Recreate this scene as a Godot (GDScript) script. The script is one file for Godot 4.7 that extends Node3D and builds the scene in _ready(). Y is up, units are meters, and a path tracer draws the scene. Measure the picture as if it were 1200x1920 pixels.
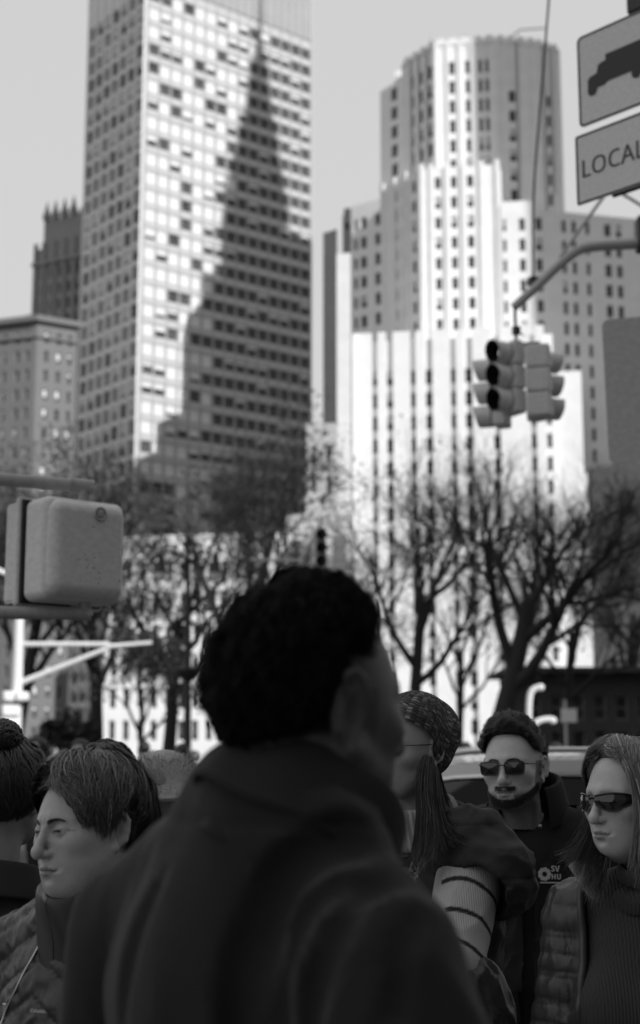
extends Node3D
# A crowded city crossing beside a park, late-year afternoon, black-and-white photograph: every colour is a grey.

const EYE := Vector3(0, 1.62, 0)
const FOCAL := 2667.0          # lens in pixels of the 1200 x 1920 photograph (a 50 mm lens on a full frame)
const PITCH := 9.6             # degrees the camera looks up
const SUN_ROUND := 42.0        # degrees from behind the camera towards the right
const SUN_HIGH := 27.0
const UP := Vector3.UP

var rng := RandomNumberGenerator.new()
var taken := {}
var M := {}

# ------------------------------------------------------------------ small helpers
func grey(v: float) -> Color:
	return Color(v, v, v).linear_to_srgb()

func lin(v: float) -> Color:
	return Color(v, v, v)

func ray(px: float, py: float) -> Vector3:
	var p := deg_to_rad(PITCH)
	var dx := (px - 600.0) / FOCAL
	var dy := (960.0 - py) / FOCAL
	return Vector3(dx, dy * cos(p) + sin(p), -(cos(p) - dy * sin(p)))

func at(px: float, py: float, depth: float) -> Vector3:
	var r := ray(px, py)
	return EYE + r * (depth / -r.z)

func noise_tex(freq: float, seed_: int, octaves := 4, size := 512, lo := 0.0, hi := 1.0, normal := false, kind := FastNoiseLite.TYPE_SIMPLEX_SMOOTH) -> NoiseTexture2D:
	var n := FastNoiseLite.new()
	n.noise_type = kind
	n.seed = seed_
	n.frequency = freq
	n.fractal_octaves = octaves
	var t := NoiseTexture2D.new()
	t.width = size
	t.height = size
	t.seamless = true
	t.noise = n
	t.as_normal_map = normal
	if normal:
		t.bump_strength = hi
	else:
		var g := Gradient.new()
		g.set_color(0, Color(lo, lo, lo))
		g.set_color(1, Color(hi, hi, hi))
		t.color_ramp = g
	return t

func mat(called: String, v: float, rough := 0.8, opts := {}) -> StandardMaterial3D:
	var m := StandardMaterial3D.new()
	m.resource_name = called
	m.albedo_color = grey(v)
	m.roughness = rough
	m.cull_mode = BaseMaterial3D.CULL_DISABLED
	for k in opts:
		m.set(k, opts[k])
	M[called] = m
	return m

func worn(m: StandardMaterial3D, tex: Texture2D, scale: float) -> StandardMaterial3D:
	m.albedo_texture = tex
	m.uv1_triplanar = true
	m.uv1_world_triplanar = true
	m.uv1_scale = Vector3.ONE * scale
	return m

func new_st() -> SurfaceTool:
	var st := SurfaceTool.new()
	st.begin(Mesh.PRIMITIVE_TRIANGLES)
	return st

func tri(st: SurfaceTool, a: Vector3, b: Vector3, c: Vector3) -> void:
	var n := (c - a).cross(b - a).normalized()
	st.set_normal(n); st.add_vertex(a)
	st.set_normal(n); st.add_vertex(b)
	st.set_normal(n); st.add_vertex(c)

func quad(st: SurfaceTool, a: Vector3, b: Vector3, c: Vector3, d: Vector3) -> void:
	tri(st, a, b, c)
	tri(st, a, c, d)

func box(st: SurfaceTool, c: Vector3, s: Vector3, b := Basis.IDENTITY) -> void:
	var x := b.x * s.x * 0.5
	var y := b.y * s.y * 0.5
	var z := b.z * s.z * 0.5
	quad(st, c - x + y + z, c + x + y + z, c + x - y + z, c - x - y + z)
	quad(st, c + x + y - z, c - x + y - z, c - x - y - z, c + x - y - z)
	quad(st, c - x + y - z, c - x + y + z, c - x - y + z, c - x - y - z)
	quad(st, c + x + y + z, c + x + y - z, c + x - y - z, c + x - y + z)
	quad(st, c - x + y - z, c + x + y - z, c + x + y + z, c - x + y + z)
	quad(st, c - x - y + z, c + x - y + z, c + x - y - z, c - x - y - z)

func soft_box(st: SurfaceTool, c: Vector3, s: Vector3, b := Basis.IDENTITY, r := 0.02, seg := 3) -> void:
	# a box with rounded edges and corners: a sphere's grid pushed out to the faces
	var h := s * 0.5 - Vector3.ONE * r
	var nlat := seg * 2 + 1
	var nlon := seg * 4 + 3
	var rows := []
	for i in nlat + 1:
		var la := -PI / 2 + PI * (i if i <= seg else i - 1) / float(nlat - 1)
		var sy := -1.0 if i <= seg else 1.0
		var row := []
		for j in nlon + 1:
			var q := j / (seg + 1)
			var lo := PI / 2 * q + PI / 2 * (j - q * (seg + 1)) / float(seg)
			var n := Vector3(cos(la) * cos(lo), sin(la), cos(la) * sin(lo))
			var sx := 1.0 if (q % 4 == 0 or q % 4 == 3) else -1.0
			var sz := 1.0 if (q % 4 == 0 or q % 4 == 1) else -1.0
			row.append([c + b * (Vector3(h.x * sx, h.y * sy, h.z * sz) + n * r), b * n])
		row.append(row[0])
		rows.append(row)
	grid_rows(st, rows)
	var top := c + b.y * s.y * 0.5
	var bot := c - b.y * s.y * 0.5
	var x := b.x * h.x
	var z := b.z * h.z
	quad(st, top - x - z, top + x - z, top + x + z, top - x + z)
	quad(st, bot - x + z, bot + x + z, bot + x - z, bot - x - z)

func grid_rows(st: SurfaceTool, rows: Array, uvs := false) -> void:
	# rows of [position, normal(, uv)] joined into smooth quads, wound to agree with their normals
	for i in rows.size() - 1:
		var p: Array = rows[i]
		var q: Array = rows[i + 1]
		for j in p.size() - 1:
			var a: Vector3 = p[j][0]
			var c: Vector3 = q[j + 1][0]
			var n: Vector3 = (p[j + 1][0] - q[j][0]).cross(c - a)
			var six := [p[j], q[j], q[j + 1], p[j], q[j + 1], p[j + 1]]
			if n.dot(p[j][1] + q[j + 1][1]) < 0:
				six = [p[j], q[j + 1], q[j], p[j], p[j + 1], q[j + 1]]
			for v in six:
				st.set_normal(v[1])
				if uvs:
					st.set_uv(v[2])
				st.add_vertex(v[0])

func tube(st: SurfaceTool, pts: Array, radii: Array, sides := 8, caps := true) -> void:
	var n := pts.size()
	var side := Vector3.ZERO
	var rows := []
	for i in n:
		var d: Vector3 = (pts[mini(i + 1, n - 1)] - pts[maxi(i - 1, 0)]).normalized()
		if i == 0:
			side = d.cross(UP if absf(d.y) < 0.9 else Vector3.RIGHT).normalized()
		else:
			side = (side - d * side.dot(d)).normalized()
		var other := d.cross(side)
		var row := []
		for j in sides + 1:
			var a := TAU * j / sides
			var nn := side * cos(a) + other * sin(a)
			row.append([pts[i] + nn * radii[i], nn])
		rows.append(row)
	grid_rows(st, rows)
	if caps:
		for e in [0, n - 1]:
			for j in sides:
				if e == 0:
					tri(st, pts[0], rows[0][j][0], rows[0][j + 1][0])
				else:
					tri(st, pts[e], rows[e][j + 1][0], rows[e][j][0])

func rod(st: SurfaceTool, a: Vector3, b: Vector3, r: float, r2 := -1.0, sides := 12) -> void:
	tube(st, [a, b], [r, r if r2 < 0 else r2], sides)

func lathe(st: SurfaceTool, profile: Array, where := Transform3D.IDENTITY, seg := 24, arc := TAU) -> void:
	# profile of Vector2(radius, height), turned round the y axis
	var rows := []
	for i in profile.size():
		var p: Vector2 = profile[i]
		var d: Vector2 = (profile[mini(i + 1, profile.size() - 1)] - profile[maxi(i - 1, 0)]).normalized()
		var row := []
		for j in seg + 1:
			var a := arc * j / seg
			var o := Vector3(cos(a), 0, sin(a))
			row.append([where * (o * p.x + UP * p.y), (where.basis * (o * d.y - UP * d.x)).normalized()])
		rows.append(row)
	grid_rows(st, rows)

func smooth_path(pts: Array, per := 6) -> Array:
	var out := []
	var n := pts.size()
	for i in n - 1:
		for k in per:
			var t := k / float(per)
			out.append(pts[i].cubic_interpolate(pts[i + 1], pts[maxi(i - 1, 0)], pts[mini(i + 2, n - 1)], t))
	out.append(pts[n - 1])
	return out

func numbered(called: String) -> String:
	if not taken.has(called):
		taken[called] = 0
		return called
	taken[called] += 1
	return "%s_%03d" % [called, taken[called]]

func tag(o: Node, label: String, category: String, group := "", kind := "") -> void:
	o.set_meta("label", label)
	o.set_meta("category", category)
	if group:
		o.set_meta("group", group)
	if kind:
		o.set_meta("kind", kind)

func thing(called: String, label: String, category: String, where := Vector3.ZERO, group := "") -> Node3D:
	var o := Node3D.new()
	o.name = numbered(called)
	add_child(o)
	o.position = where
	tag(o, label, category, group)
	return o

func part(called: String, st: SurfaceTool, m: Material, parent: Node, where := Transform3D.IDENTITY) -> MeshInstance3D:
	# commits a mesh built in the parent's own axes
	var o := MeshInstance3D.new()
	o.name = called
	o.mesh = st.commit()
	o.material_override = m
	o.transform = where
	parent.add_child(o, true)
	return o

func mesh_part(called: String, mesh: Mesh, m: Material, parent: Node, where := Transform3D.IDENTITY) -> MeshInstance3D:
	var o := MeshInstance3D.new()
	o.name = called
	o.mesh = mesh
	if m:
		o.material_override = m
	o.transform = where
	parent.add_child(o, true)
	return o

func setting(called: String, st: SurfaceTool, m: Material) -> MeshInstance3D:
	var o := part(numbered(called), st, m, self)
	o.set_meta("kind", "structure")
	return o

# ------------------------------------------------------------------ the scene
func _ready() -> void:
	rng.seed = 20
	# camera
	var cam := Camera3D.new()
	cam.name = "camera"
	add_child(cam)
	cam.position = EYE
	cam.rotation_degrees = Vector3(PITCH, 0, 0)
	cam.fov = rad_to_deg(2.0 * atan(960.0 / FOCAL))
	cam.near = 0.05
	cam.far = 3000.0
	var lens := CameraAttributesPhysical.new()
	lens.frustum_focal_length = 50.0
	lens.frustum_focus_distance = 3.1
	lens.exposure_aperture = 3.6
	cam.attributes = lens
	cam.fov = rad_to_deg(2.0 * atan(960.0 / FOCAL))
	cam.current = true
	# sky
	var sky_mat := ProceduralSkyMaterial.new()
	sky_mat.sky_top_color = grey(0.62)
	sky_mat.sky_horizon_color = grey(0.72)
	sky_mat.sky_curve = 0.22
	sky_mat.ground_bottom_color = grey(0.10)
	sky_mat.ground_horizon_color = grey(0.45)
	sky_mat.sun_angle_max = 1.0
	var sky := Sky.new()
	sky.sky_material = sky_mat
	var env := Environment.new()
	env.background_mode = Environment.BG_SKY
	env.sky = sky
	env.tonemap_mode = Environment.TONE_MAPPER_LINEAR
	env.tonemap_exposure = 1.0
	env.sdfgi_enabled = true
	env.ssao_enabled = true
	env.ssil_enabled = true
	var we := WorldEnvironment.new()
	we.name = "world_environment"
	we.environment = env
	add_child(we)
	# sun: low, from behind the camera on the right
	var sun := DirectionalLight3D.new()
	sun.name = "sun"
	sun.light_energy = 1.55
	sun.light_angular_distance = 0.53
	sun.shadow_enabled = true
	sun.light_color = Color(1.0, 1.0, 1.0)
	add_child(sun)
	var a := deg_to_rad(SUN_ROUND)
	var e := deg_to_rad(SUN_HIGH)
	sun.look_at_from_position(Vector3(sin(a) * cos(e), sin(e), cos(a) * cos(e)) * 100.0, Vector3.ZERO)
	materials()
	ground()
	glass_tower()
	deco_building()
	far_buildings()
	shading_buildings()
	street_things()
	trees()
	people()
	print("built in %d ms" % Time.get_ticks_msec())

func materials() -> void:
	var coarse := noise_tex(0.012, 3, 5, 512, 0.94, 1.0)
	var fine := noise_tex(0.05, 4, 5, 512, 0.72, 1.0)
	var streak := noise_tex(0.02, 9, 5, 512, 0.6, 1.0)
	worn(mat("limestone", 0.80, 0.9), coarse, 0.045)
	worn(mat("pale_brick", 0.50, 0.9), coarse, 0.05)
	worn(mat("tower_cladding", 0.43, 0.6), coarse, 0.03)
	worn(mat("tower_end_lightened", 0.78, 0.6), coarse, 0.03)  # cladding lightened to lift the shaded narrow side; light put into the colour
	mat("end_glass_lightened", 0.20, 0.3, {"metallic_specular": 0.4})  # paler glass for that side, brightness put into its colour too
	worn(mat("cornice_stone_darkened", 0.17, 0.9), coarse, 0.04)  # shade put into the colour: darkened because nothing shades this block
	worn(mat("grey_stone", 0.34, 0.9), coarse, 0.04)
	worn(mat("brown_stone", 0.30, 0.9), coarse, 0.04)
	worn(mat("dark_brick", 0.10, 0.9), fine, 0.2)
	mat("roofing", 0.12, 0.9)
	mat("dark_glass", 0.03, 0.18, {"metallic_specular": 0.4})
	mat("mid_glass", 0.062, 0.4, {"metallic_specular": 0.12})
	mat("blind_and_reflection", 0.64, 0.7)  # drawn blinds, and reflections painted on the office tower panes
	mat("window_frame", 0.36, 0.6)
	mat("mullion", 0.40, 0.5)
	worn(mat("asphalt", 0.06, 0.95), fine, 0.6)
	worn(mat("pavement", 0.25, 0.9), fine, 0.5)
	worn(mat("lawn", 0.06, 1.0), fine, 0.4)
	worn(mat("bark", 0.055, 0.95), streak, 1.5)
	worn(mat("pale_bark", 0.20, 0.95), streak, 1.2)

func ground() -> void:
	var st := new_st()
	quad(st, Vector3(-900, 0, -1500), Vector3(900, 0, -1500), Vector3(900, 0, 300), Vector3(-900, 0, 300))
	setting("road", st, M.asphalt)
	st = new_st()
	box(st, Vector3(0, 0.06, 1.0), Vector3(24, 0.13, 11.5))
	setting("pavement", st, M.pavement)
	st = new_st()
	box(st, Vector3(0, 0.06, -72), Vector3(70, 0.13, 76))
	setting("park_path", st, M.pavement)
	st = new_st()
	quad(st, Vector3(-34, 0.14, -108), Vector3(34, 0.14, -108), Vector3(34, 0.14, -38), Vector3(-34, 0.14, -38))
	setting("lawn", st, M.lawn)

# a window of its own: glass set in a frame, with a pale sheet for blinds and painted reflections
var window_cache := {}
func window_mesh(w: float, h: float, kind: int) -> ArrayMesh:
	var key := "%.2f %.2f %d" % [w, h, kind]
	if window_cache.has(key):
		return window_cache[key]
	var f := minf(0.09, w * 0.08)
	var frame := new_st()
	for s in [-1.0, 1.0]:
		box(frame, Vector3(s * (w - f) / 2, 0, 0.03), Vector3(f, h, 0.08))
		box(frame, Vector3(0, s * (h - f) / 2, 0.03), Vector3(w - 2 * f, f, 0.08))
	box(frame, Vector3(0, 0, 0.03), Vector3(w - 2 * f, f * 0.8, 0.06))
	frame.set_material(M.window_frame)
	var m := frame.commit()
	var g := new_st()
	quad(g, Vector3(-w / 2, h / 2, 0), Vector3(w / 2, h / 2, 0), Vector3(w / 2, -h / 2, 0), Vector3(-w / 2, -h / 2, 0))
	g.set_material(M.dark_glass if kind < 3 else (M.end_glass_lightened if kind > 6 else M.mid_glass))
	g.commit(m)
	var down: float = [0.0, 0.45, 0.0, 0.0, 0.3, 1.0, 0.7, 0.0, 0.35, 0.7][kind]
	if down > 0:
		var b := new_st()
		var y := h / 2 - (h - f) * down
		quad(b, Vector3(-w / 2 + f, h / 2, 0.012), Vector3(w / 2 - f, h / 2, 0.012), Vector3(w / 2 - f, y, 0.012), Vector3(-w / 2 + f, y, 0.012))
		b.set_material(M.blind_and_reflection)
		b.commit(m)
	window_cache[key] = m
	return m

# a wall from a to b (left to right seen from outside) with openings; cols [[u0, u1]], rows [[v0, v1]]; returns the openings
func facade(st: SurfaceTool, a: Vector3, b: Vector3, y0: float, y1: float, cols: Array, rows: Array, deep := 0.35) -> Array:
	var u := Vector3(b.x - a.x, 0, b.z - a.z)
	var w := u.length()
	u = u.normalized()
	var n := u.cross(UP)
	var o := Vector3(a.x, 0, a.z)
	var P := func(x: float, y: float, d := 0.0) -> Vector3: return o + u * x + UP * y - n * d
	var holes := []
	var x := 0.0
	for c in cols:
		if c[0] < x + 0.01 or c[1] > w - 0.01:
			continue
		quad(st, P.call(x, y1), P.call(c[0], y1), P.call(c[0], y0), P.call(x, y0))
		var y := y0
		for r in rows:
			if r[0] < y + 0.01 or r[1] > y1 - 0.05:
				continue
			quad(st, P.call(c[0], r[0]), P.call(c[1], r[0]), P.call(c[1], y), P.call(c[0], y))
			quad(st, P.call(c[0], r[1]), P.call(c[0], r[1], deep), P.call(c[0], r[0], deep), P.call(c[0], r[0]))
			quad(st, P.call(c[1], r[1], deep), P.call(c[1], r[1]), P.call(c[1], r[0]), P.call(c[1], r[0], deep))
			quad(st, P.call(c[0], r[0], deep), P.call(c[1], r[0], deep), P.call(c[1], r[0]), P.call(c[0], r[0]))
			quad(st, P.call(c[0], r[1]), P.call(c[1], r[1]), P.call(c[1], r[1], deep), P.call(c[0], r[1], deep))
			holes.append({"c": P.call((c[0] + c[1]) / 2, (r[0] + r[1]) / 2, deep - 0.05), "w": c[1] - c[0], "h": r[1] - r[0], "b": Basis(u, UP, n)})
			y = r[1]
		quad(st, P.call(c[0], y1), P.call(c[1], y1), P.call(c[1], y), P.call(c[0], y))
		x = c[1]
	quad(st, P.call(x, y1), P.call(w, y1), P.call(w, y0), P.call(x, y0))
	return holes

# where the ray through pixel column px meets the vertical plane through a and b, as a distance from a
func along(a: Vector3, b: Vector3, px: float) -> float:
	var k := (px - 600.0) / 2705.0
	var d := Vector2(b.x - a.x, b.z - a.z).normalized()
	return (k * -a.z - a.x) / (d.x + k * d.y)

func cols_at(a: Vector3, b: Vector3, list: Array) -> Array:
	var out := []
	for c in list:
		out.append([along(a, b, c[0] - c[1] / 2.0), along(a, b, c[0] + c[1] / 2.0)])
	return out

func rows_from(first: float, step: float, h: float, top: float, lowest := 1.0) -> Array:
	var out := []
	var y := first
	while y > lowest:
		y -= step
	while y < top:
		y += step
		if y - h / 2 > lowest and y + h / 2 < top - 0.4:
			out.append([y - h / 2, y + h / 2])
	return out

func put_windows(parent: Node, holes: Array, kinds: Array, single_above := 0.0, most := 300) -> void:
	# those that show become parts of their own, the lowest ones behind the trees one joined part
	var rest := {}
	var n := 0
	for c in parent.get_children():
		n += int(String(c.name).begins_with("window"))
	for h in holes:
		var m := window_mesh(h.w, h.h, kinds[rng.randi() % kinds.size()])
		if h.c.y > single_above and n < most:
			mesh_part("window", m, null, parent, Transform3D(h.b, h.c - (parent as Node3D).position))
			n += 1
		else:
			for s in m.get_surface_count():
				var sm := m.surface_get_material(s)
				if not rest.has(sm):
					rest[sm] = new_st()
				rest[sm].append_from(m, s, Transform3D(h.b, h.c - (parent as Node3D).position))
	if rest:
		var all := ArrayMesh.new()
		for sm in rest:
			rest[sm].set_material(sm)
			rest[sm].commit(all)
		var o := mesh_part("window_rows", all, null, parent)
		o.set_meta("kind", "stuff")

func roof_and_back(st: SurfaceTool, pts: Array, y0: float, y1: float, back: float) -> void:
	# closes a block whose front runs through pts: a flat roof, two flanks and a back wall
	var f: Vector3 = pts[0]
	var l: Vector3 = pts[pts.size() - 1]
	var fb := f + Vector3(-f.x / f.z * -back * 0.0, 0, -back) + Vector3(f.x / -f.z * back, 0, 0)
	var lb := l + Vector3(l.x / -l.z * back, 0, -back)
	var h := func(p: Vector3, y: float) -> Vector3: return Vector3(p.x, y, p.z)
	quad(st, h.call(fb, y1), h.call(f, y1), h.call(f, y0), h.call(fb, y0))
	quad(st, h.call(l, y1), h.call(lb, y1), h.call(lb, y0), h.call(l, y0))
	quad(st, h.call(lb, y1), h.call(fb, y1), h.call(fb, y0), h.call(lb, y0))
	for i in pts.size() - 1:
		tri(st, h.call(fb, y1), h.call(pts[i + 1], y1), h.call(pts[i], y1))
	tri(st, h.call(fb, y1), h.call(lb, y1), h.call(l, y1))

func corner(px: float, depth: float) -> Vector3:
	return Vector3((px - 600.0) / 2705.0 * depth, 0, -depth)

func high(px: float, py: float, depth: float) -> float:
	return at(px, py, depth).y

# the corner that a wall starting at a, running in direction d, reaches at pixel column px
func reach(a: Vector3, d: Vector3, px: float) -> Vector3:
	return a + d * along(a, a + d, px)

func glass_tower() -> void:
	var o := thing("office_tower", "tall office tower with pale bands, a spire's shadow across its wide side", "building", Vector3(0, 0, 0))
	var c := corner(245, 280)
	var az := deg_to_rad(51.2)
	var du := Vector3(sin(az), 0, -cos(az))
	var dl := Vector3(-cos(az), 0, -sin(az))
	var r := reach(c, du, 584)
	var l := reach(c, dl, 127)
	var top := 181.0
	var st := new_st()
	var step := 4.1
	var rows := []
	var y := 4.0
	while y < 162.0:
		rows.append([y, y + 2.45])
		y += step
	# wide side: fifteen bays of two lights each
	var w := c.distance_to(r)
	var bays := 15
	var cols := []
	for i in bays:
		var x0 := 0.55 + (w - 1.0) * i / bays
		cols.append([x0 + 0.16, x0 + (w - 1.0) / bays - 0.16])
	var wide := facade(st, c, r, 0, top, cols, rows, 0.3)
	# narrow side: seven bays, taller lights
	var w2 := c.distance_to(l)
	var cols2 := []
	for i in 7:
		var x0 := 0.5 + (w2 - 1.0) * i / 7.0
		cols2.append([x0 + 0.34, x0 + (w2 - 1.0) / 7.0 - 0.34])
	var rows2 := []
	for q in rows:
		rows2.append([q[0] - 0.35, q[1] + 0.25])
	roof_and_back(st, [l, c, r], 0, top, 26.0)
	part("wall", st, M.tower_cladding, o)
	st = new_st()
	var narrow := facade(st, l, c, 0, top, cols2, rows2, 0.3)
	part("end_wall", st, M.tower_end_lightened, o)
	# thin uprights between the bays
	var fin := new_st()
	for i in bays + 1:
		var x0 := 0.55 + (w - 1.0) * i / bays
		box(fin, c + du * x0 + UP * (top / 2) + du.cross(UP) * 0.10, Vector3(0.16, top - 2.0, 0.2), Basis(du, UP, du.cross(UP)))
	part("upright", fin, M.tower_cladding, o)
	fin = new_st()
	for i in 8:
		var x0 := 0.5 + (w2 - 1.0) * i / 7.0
		box(fin, l - dl * x0 + UP * (top / 2) + (-dl).cross(UP) * 0.2, Vector3(0.36, top - 2.0, 0.4), Basis(-dl, UP, (-dl).cross(UP)))
	part("upright", fin, M.tower_end_lightened, o)
	# plant floor with louvres along the top of the wide side
	var lou := new_st()
	var mid := (c + r) / 2 + du.cross(UP) * 0.12
	box(lou, mid + UP * (top - 8.4), Vector3(w - 1.0, 16.0, 0.2), Basis(du, UP, du.cross(UP)))
	for i in 22:
		box(lou, c + du * (0.8 + (w - 1.6) * i / 21.0) + du.cross(UP) * 0.27 + UP * (top - 8.4), Vector3(0.25, 15.8, 0.15), Basis(du, UP, du.cross(UP)))
	part("louvre_band", lou, M.grey_stone, o)
	# near corner: reflected brightness painted as pale panes; further along mostly plain glass
	var near := []
	var far := []
	for h in wide:
		var bay := int((Vector3(h.c.x, 0, h.c.z) - c).dot(du) / (w / bays))
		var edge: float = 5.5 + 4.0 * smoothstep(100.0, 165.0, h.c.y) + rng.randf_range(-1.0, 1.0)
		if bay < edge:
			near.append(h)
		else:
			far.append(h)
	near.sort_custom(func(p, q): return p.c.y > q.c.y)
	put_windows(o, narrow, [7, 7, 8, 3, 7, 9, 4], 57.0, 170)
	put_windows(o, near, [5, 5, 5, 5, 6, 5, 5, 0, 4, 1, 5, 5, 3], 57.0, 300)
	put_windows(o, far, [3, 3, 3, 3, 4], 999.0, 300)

func deco_building() -> void:
	var o := thing("stepped_skyscraper", "pale stepped skyscraper with setbacks and tall piers, sunlit behind the bare trees", "building")
	var st := new_st()
	var left := Vector3(-sin(deg_to_rad(35)), 0, -cos(deg_to_rad(35)))
	var right := Vector3(cos(deg_to_rad(9)), 0, sin(deg_to_rad(9)))
	var holes := []
	# the top tower
	var c := corner(835, 233)
	var l1 := reach(c, left, 770)
	var l2 := reach(c, left, 722)
	var r1 := reach(c, right, 958)
	var d2 := Vector3(cos(deg_to_rad(10)), 0, -sin(deg_to_rad(10)))
	var r2 := reach(r1, d2, 1040)
	var d3 := Vector3(cos(deg_to_rad(30)), 0, -sin(deg_to_rad(30)))
	var r3 := reach(r2, d3, 1085)
	var yt := high(835, 88, 234)
	var rows := rows_from(high(868, 130, 233), 3.62, 2.4, yt - 1.5, 60.0)
	var y0 := 55.0
	holes += facade(st, l1, c, y0, yt, cols_at(l1, c, [[786, 9], [804, 9], [823, 9]]), rows, 0.4)
	holes += facade(st, c, r1, y0, yt, cols_at(c, r1, [[868, 12], [902, 13], [933, 21]]), rows, 0.4)
	holes += facade(st, r1, r2, y0, yt, cols_at(r1, r2, [[990, 14]]), rows_from(high(868, 150, 233), 3.62, 2.1, yt - 5.5, 60.0), 0.4)
	holes += facade(st, r2, r3, y0, yt, cols_at(r2, r3, [[1063, 9]]), rows_from(high(868, 150, 233), 3.62, 2.1, yt - 5.5, 60.0), 0.4)
	roof_and_back(st, [l1, c, r1, r2, r3], y0, yt, 14.0)
	# scalloped parapet: rounded crests between shallow piers
	for e in [[l1, c, 4], [c, r1, 5], [r1, r2, 4], [r2, r3, 3]]:
		var a: Vector3 = e[0]
		var b: Vector3 = e[1]
		var u := (b - a).normalized()
		var n := u.cross(UP)
		for i in e[2]:
			var wid: float = a.distance_to(b) / e[2]
			var m: Vector3 = a + u * wid * (i + 0.5)
			var rows_ := []
			for s in [0.0, 1.0]:
				var row := []
				for k in 9:
					var t := -1.0 + 2.0 * k / 8.0
					row.append([m + u * t * wid / 2 + UP * (yt + 0.9 * sqrt(maxf(0.0, 1.0 - t * t))) + n * (0.15 - 0.6 * s), UP])
				rows_.append(row)
			grid_rows(st, rows_)
			for k in 8:
				var q: Vector3 = rows_[0][k][0]
				var q2: Vector3 = rows_[0][k + 1][0]
				quad(st, q, q2, Vector3(q2.x, yt - 0.5, q2.z), Vector3(q.x, yt - 0.5, q.z))
			for s in [-0.5, 0.5]:
				box(st, m + u * wid * s + n * 0.1 + UP * (yt + y0) / 2, Vector3(0.55, yt - y0, 0.3), Basis(u, UP, n))
	# its lower shoulder on the left
	var ys := high(745, 172, 246)
	var bk := Vector3(0.5, 0, -1.0).normalized()
	holes += facade(st, l2, l1, y0, ys, cols_at(l2, l1, [[750, 13]]), rows, 0.4)
	roof_and_back(st, [l2, l1, l1 + Vector3(4, 0, -6)], y0, ys, 10.0)
	box(st, (l2 + l1) / 2 + UP * (ys + 1.6) + Vector3(3, 0, -3), Vector3(4.5, 3.2, 4))
	# middle block
	var mc := corner(800, 219.5)
	var ml := reach(mc, left, 724)
	var mr := reach(mc, right, 959)
	var mr2 := mr + Vector3(cos(deg_to_rad(75)), 0, -sin(deg_to_rad(75))) * 9.0
	var ym := high(800, 324, 221)
	rows = rows_from(high(836, 352, 221), 3.42, 1.95, ym, 30.0)
	holes += facade(st, ml, mc, 25, ym, cols_at(ml, mc, [[750, 8], [768, 8], [788, 8]]), rows, 0.4)
	holes += facade(st, mc, mr, 25, ym, cols_at(mc, mr, [[836, 12], [868, 12], [901, 13]]), rows, 0.4)
	facade(st, mr, mr2, 25, ym, [], [], 0.4)
	roof_and_back(st, [ml, mc, mr, mr2], 25, ym, 14.0)
	for e in [[mc, mr, [0.4, 1.9, 4.45, 7.1, 10.0, 12.6]], [ml, mc, [0.3, 3.4, 6.4]]]:
		var u: Vector3 = (e[1] - e[0]).normalized()
		for x in e[2]:
			box(st, e[0] + u * x + u.cross(UP) * 0.12 + UP * (ym / 2 + 13.2), Vector3(0.8, ym - 25, 0.36), Basis(u, UP, u.cross(UP)))
	# right wing: sunlit end, then a long shaded front
	var wc := corner(960, 217)
	var wr := reach(wc, right, 1030)
	var wr2 := reach(wr, Vector3(0.97, 0, -0.24), 1300)
	var yw := high(1000, 376, 215)
	rows = rows_from(high(1003, 410, 214), 3.4, 2.05, yw, 25.0)
	holes += facade(st, wc, wr, 20, yw, cols_at(wc, wr, [[968, 7], [1003, 12]]), rows, 0.4)
	holes += facade(st, wr, wr2, 20, yw - 1.0, cols_at(wr, wr2, [[1037, 13], [1087, 9], [1107, 9], [1134, 8], [1174, 13], [1196, 11]]), rows, 0.4)
	roof_and_back(st, [wc, wr, wr2], 20, yw - 1.0, 15.0)
	box(st, (wc + wr) / 2 + UP * yw + Vector3(0, 0, -0.6), Vector3(wc.distance_to(wr), 1.2, 0.9), Basis(right, UP, right.cross(UP)))
	# left wing, shaded, with a sunlit end wall
	var bc := corner(722, 236)
	var bl := reach(bc, Vector3(-0.80, 0, -0.60), 662)
	var yb := high(700, 388, 240)
	rows = rows_from(high(700, 498, 240), 3.6, 2.1, yb - 2.0, 25.0)
	holes += facade(st, bl, bc, 20, yb, cols_at(bl, bc, [[671, 7], [687, 12], [715, 11]]), rows, 0.45)
	roof_and_back(st, [bl, bc], 20, yb, 12.0)
	var ec := corner(661, 207.5)
	var el := reach(ec, Vector3(-0.97, 0, -0.25), 633)
	var ye := high(645, 474, 207.5)
	facade(st, el, ec, 0, ye, [], [], 0.3)
	roof_and_back(st, [el, ec], 0, ye, 3.0)
	var gc := corner(634, 252)
	var gl := reach(gc, Vector3(-0.75, 0, -0.66), 606)
	var yg := high(620, 440, 255)
	rows = rows_from(high(620, 470, 252), 3.6, 2.0, yg, 25.0)
	# low front: tall white piers with recessed bays between them
	var pc := corner(668, 209)
	var pr := reach(pc, right, 1058)
	var yp := high(670, 640, 209)
	var pw := pc.distance_to(pr)
	rows = rows_from(high(707, 710, 209), 3.48, 2.2, yp - 3.0, 3.0)
	var bay := [[707, 9], [736, 12], [782, 9], [813, 13], [861, 9], [891, 14], [945, 13], [1017, 9], [1047, 10]]
	var pcols := cols_at(pc, pr, bay)
	var n := right.cross(UP)
	holes += facade(st, pc - n * 0.7, pr - n * 0.7, 0, yp, pcols, rows, 0.35)
	roof_and_back(st, [pc - n * 0.7, pr - n * 0.7], 0, yp, 9.0)
	var x := -0.3
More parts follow.
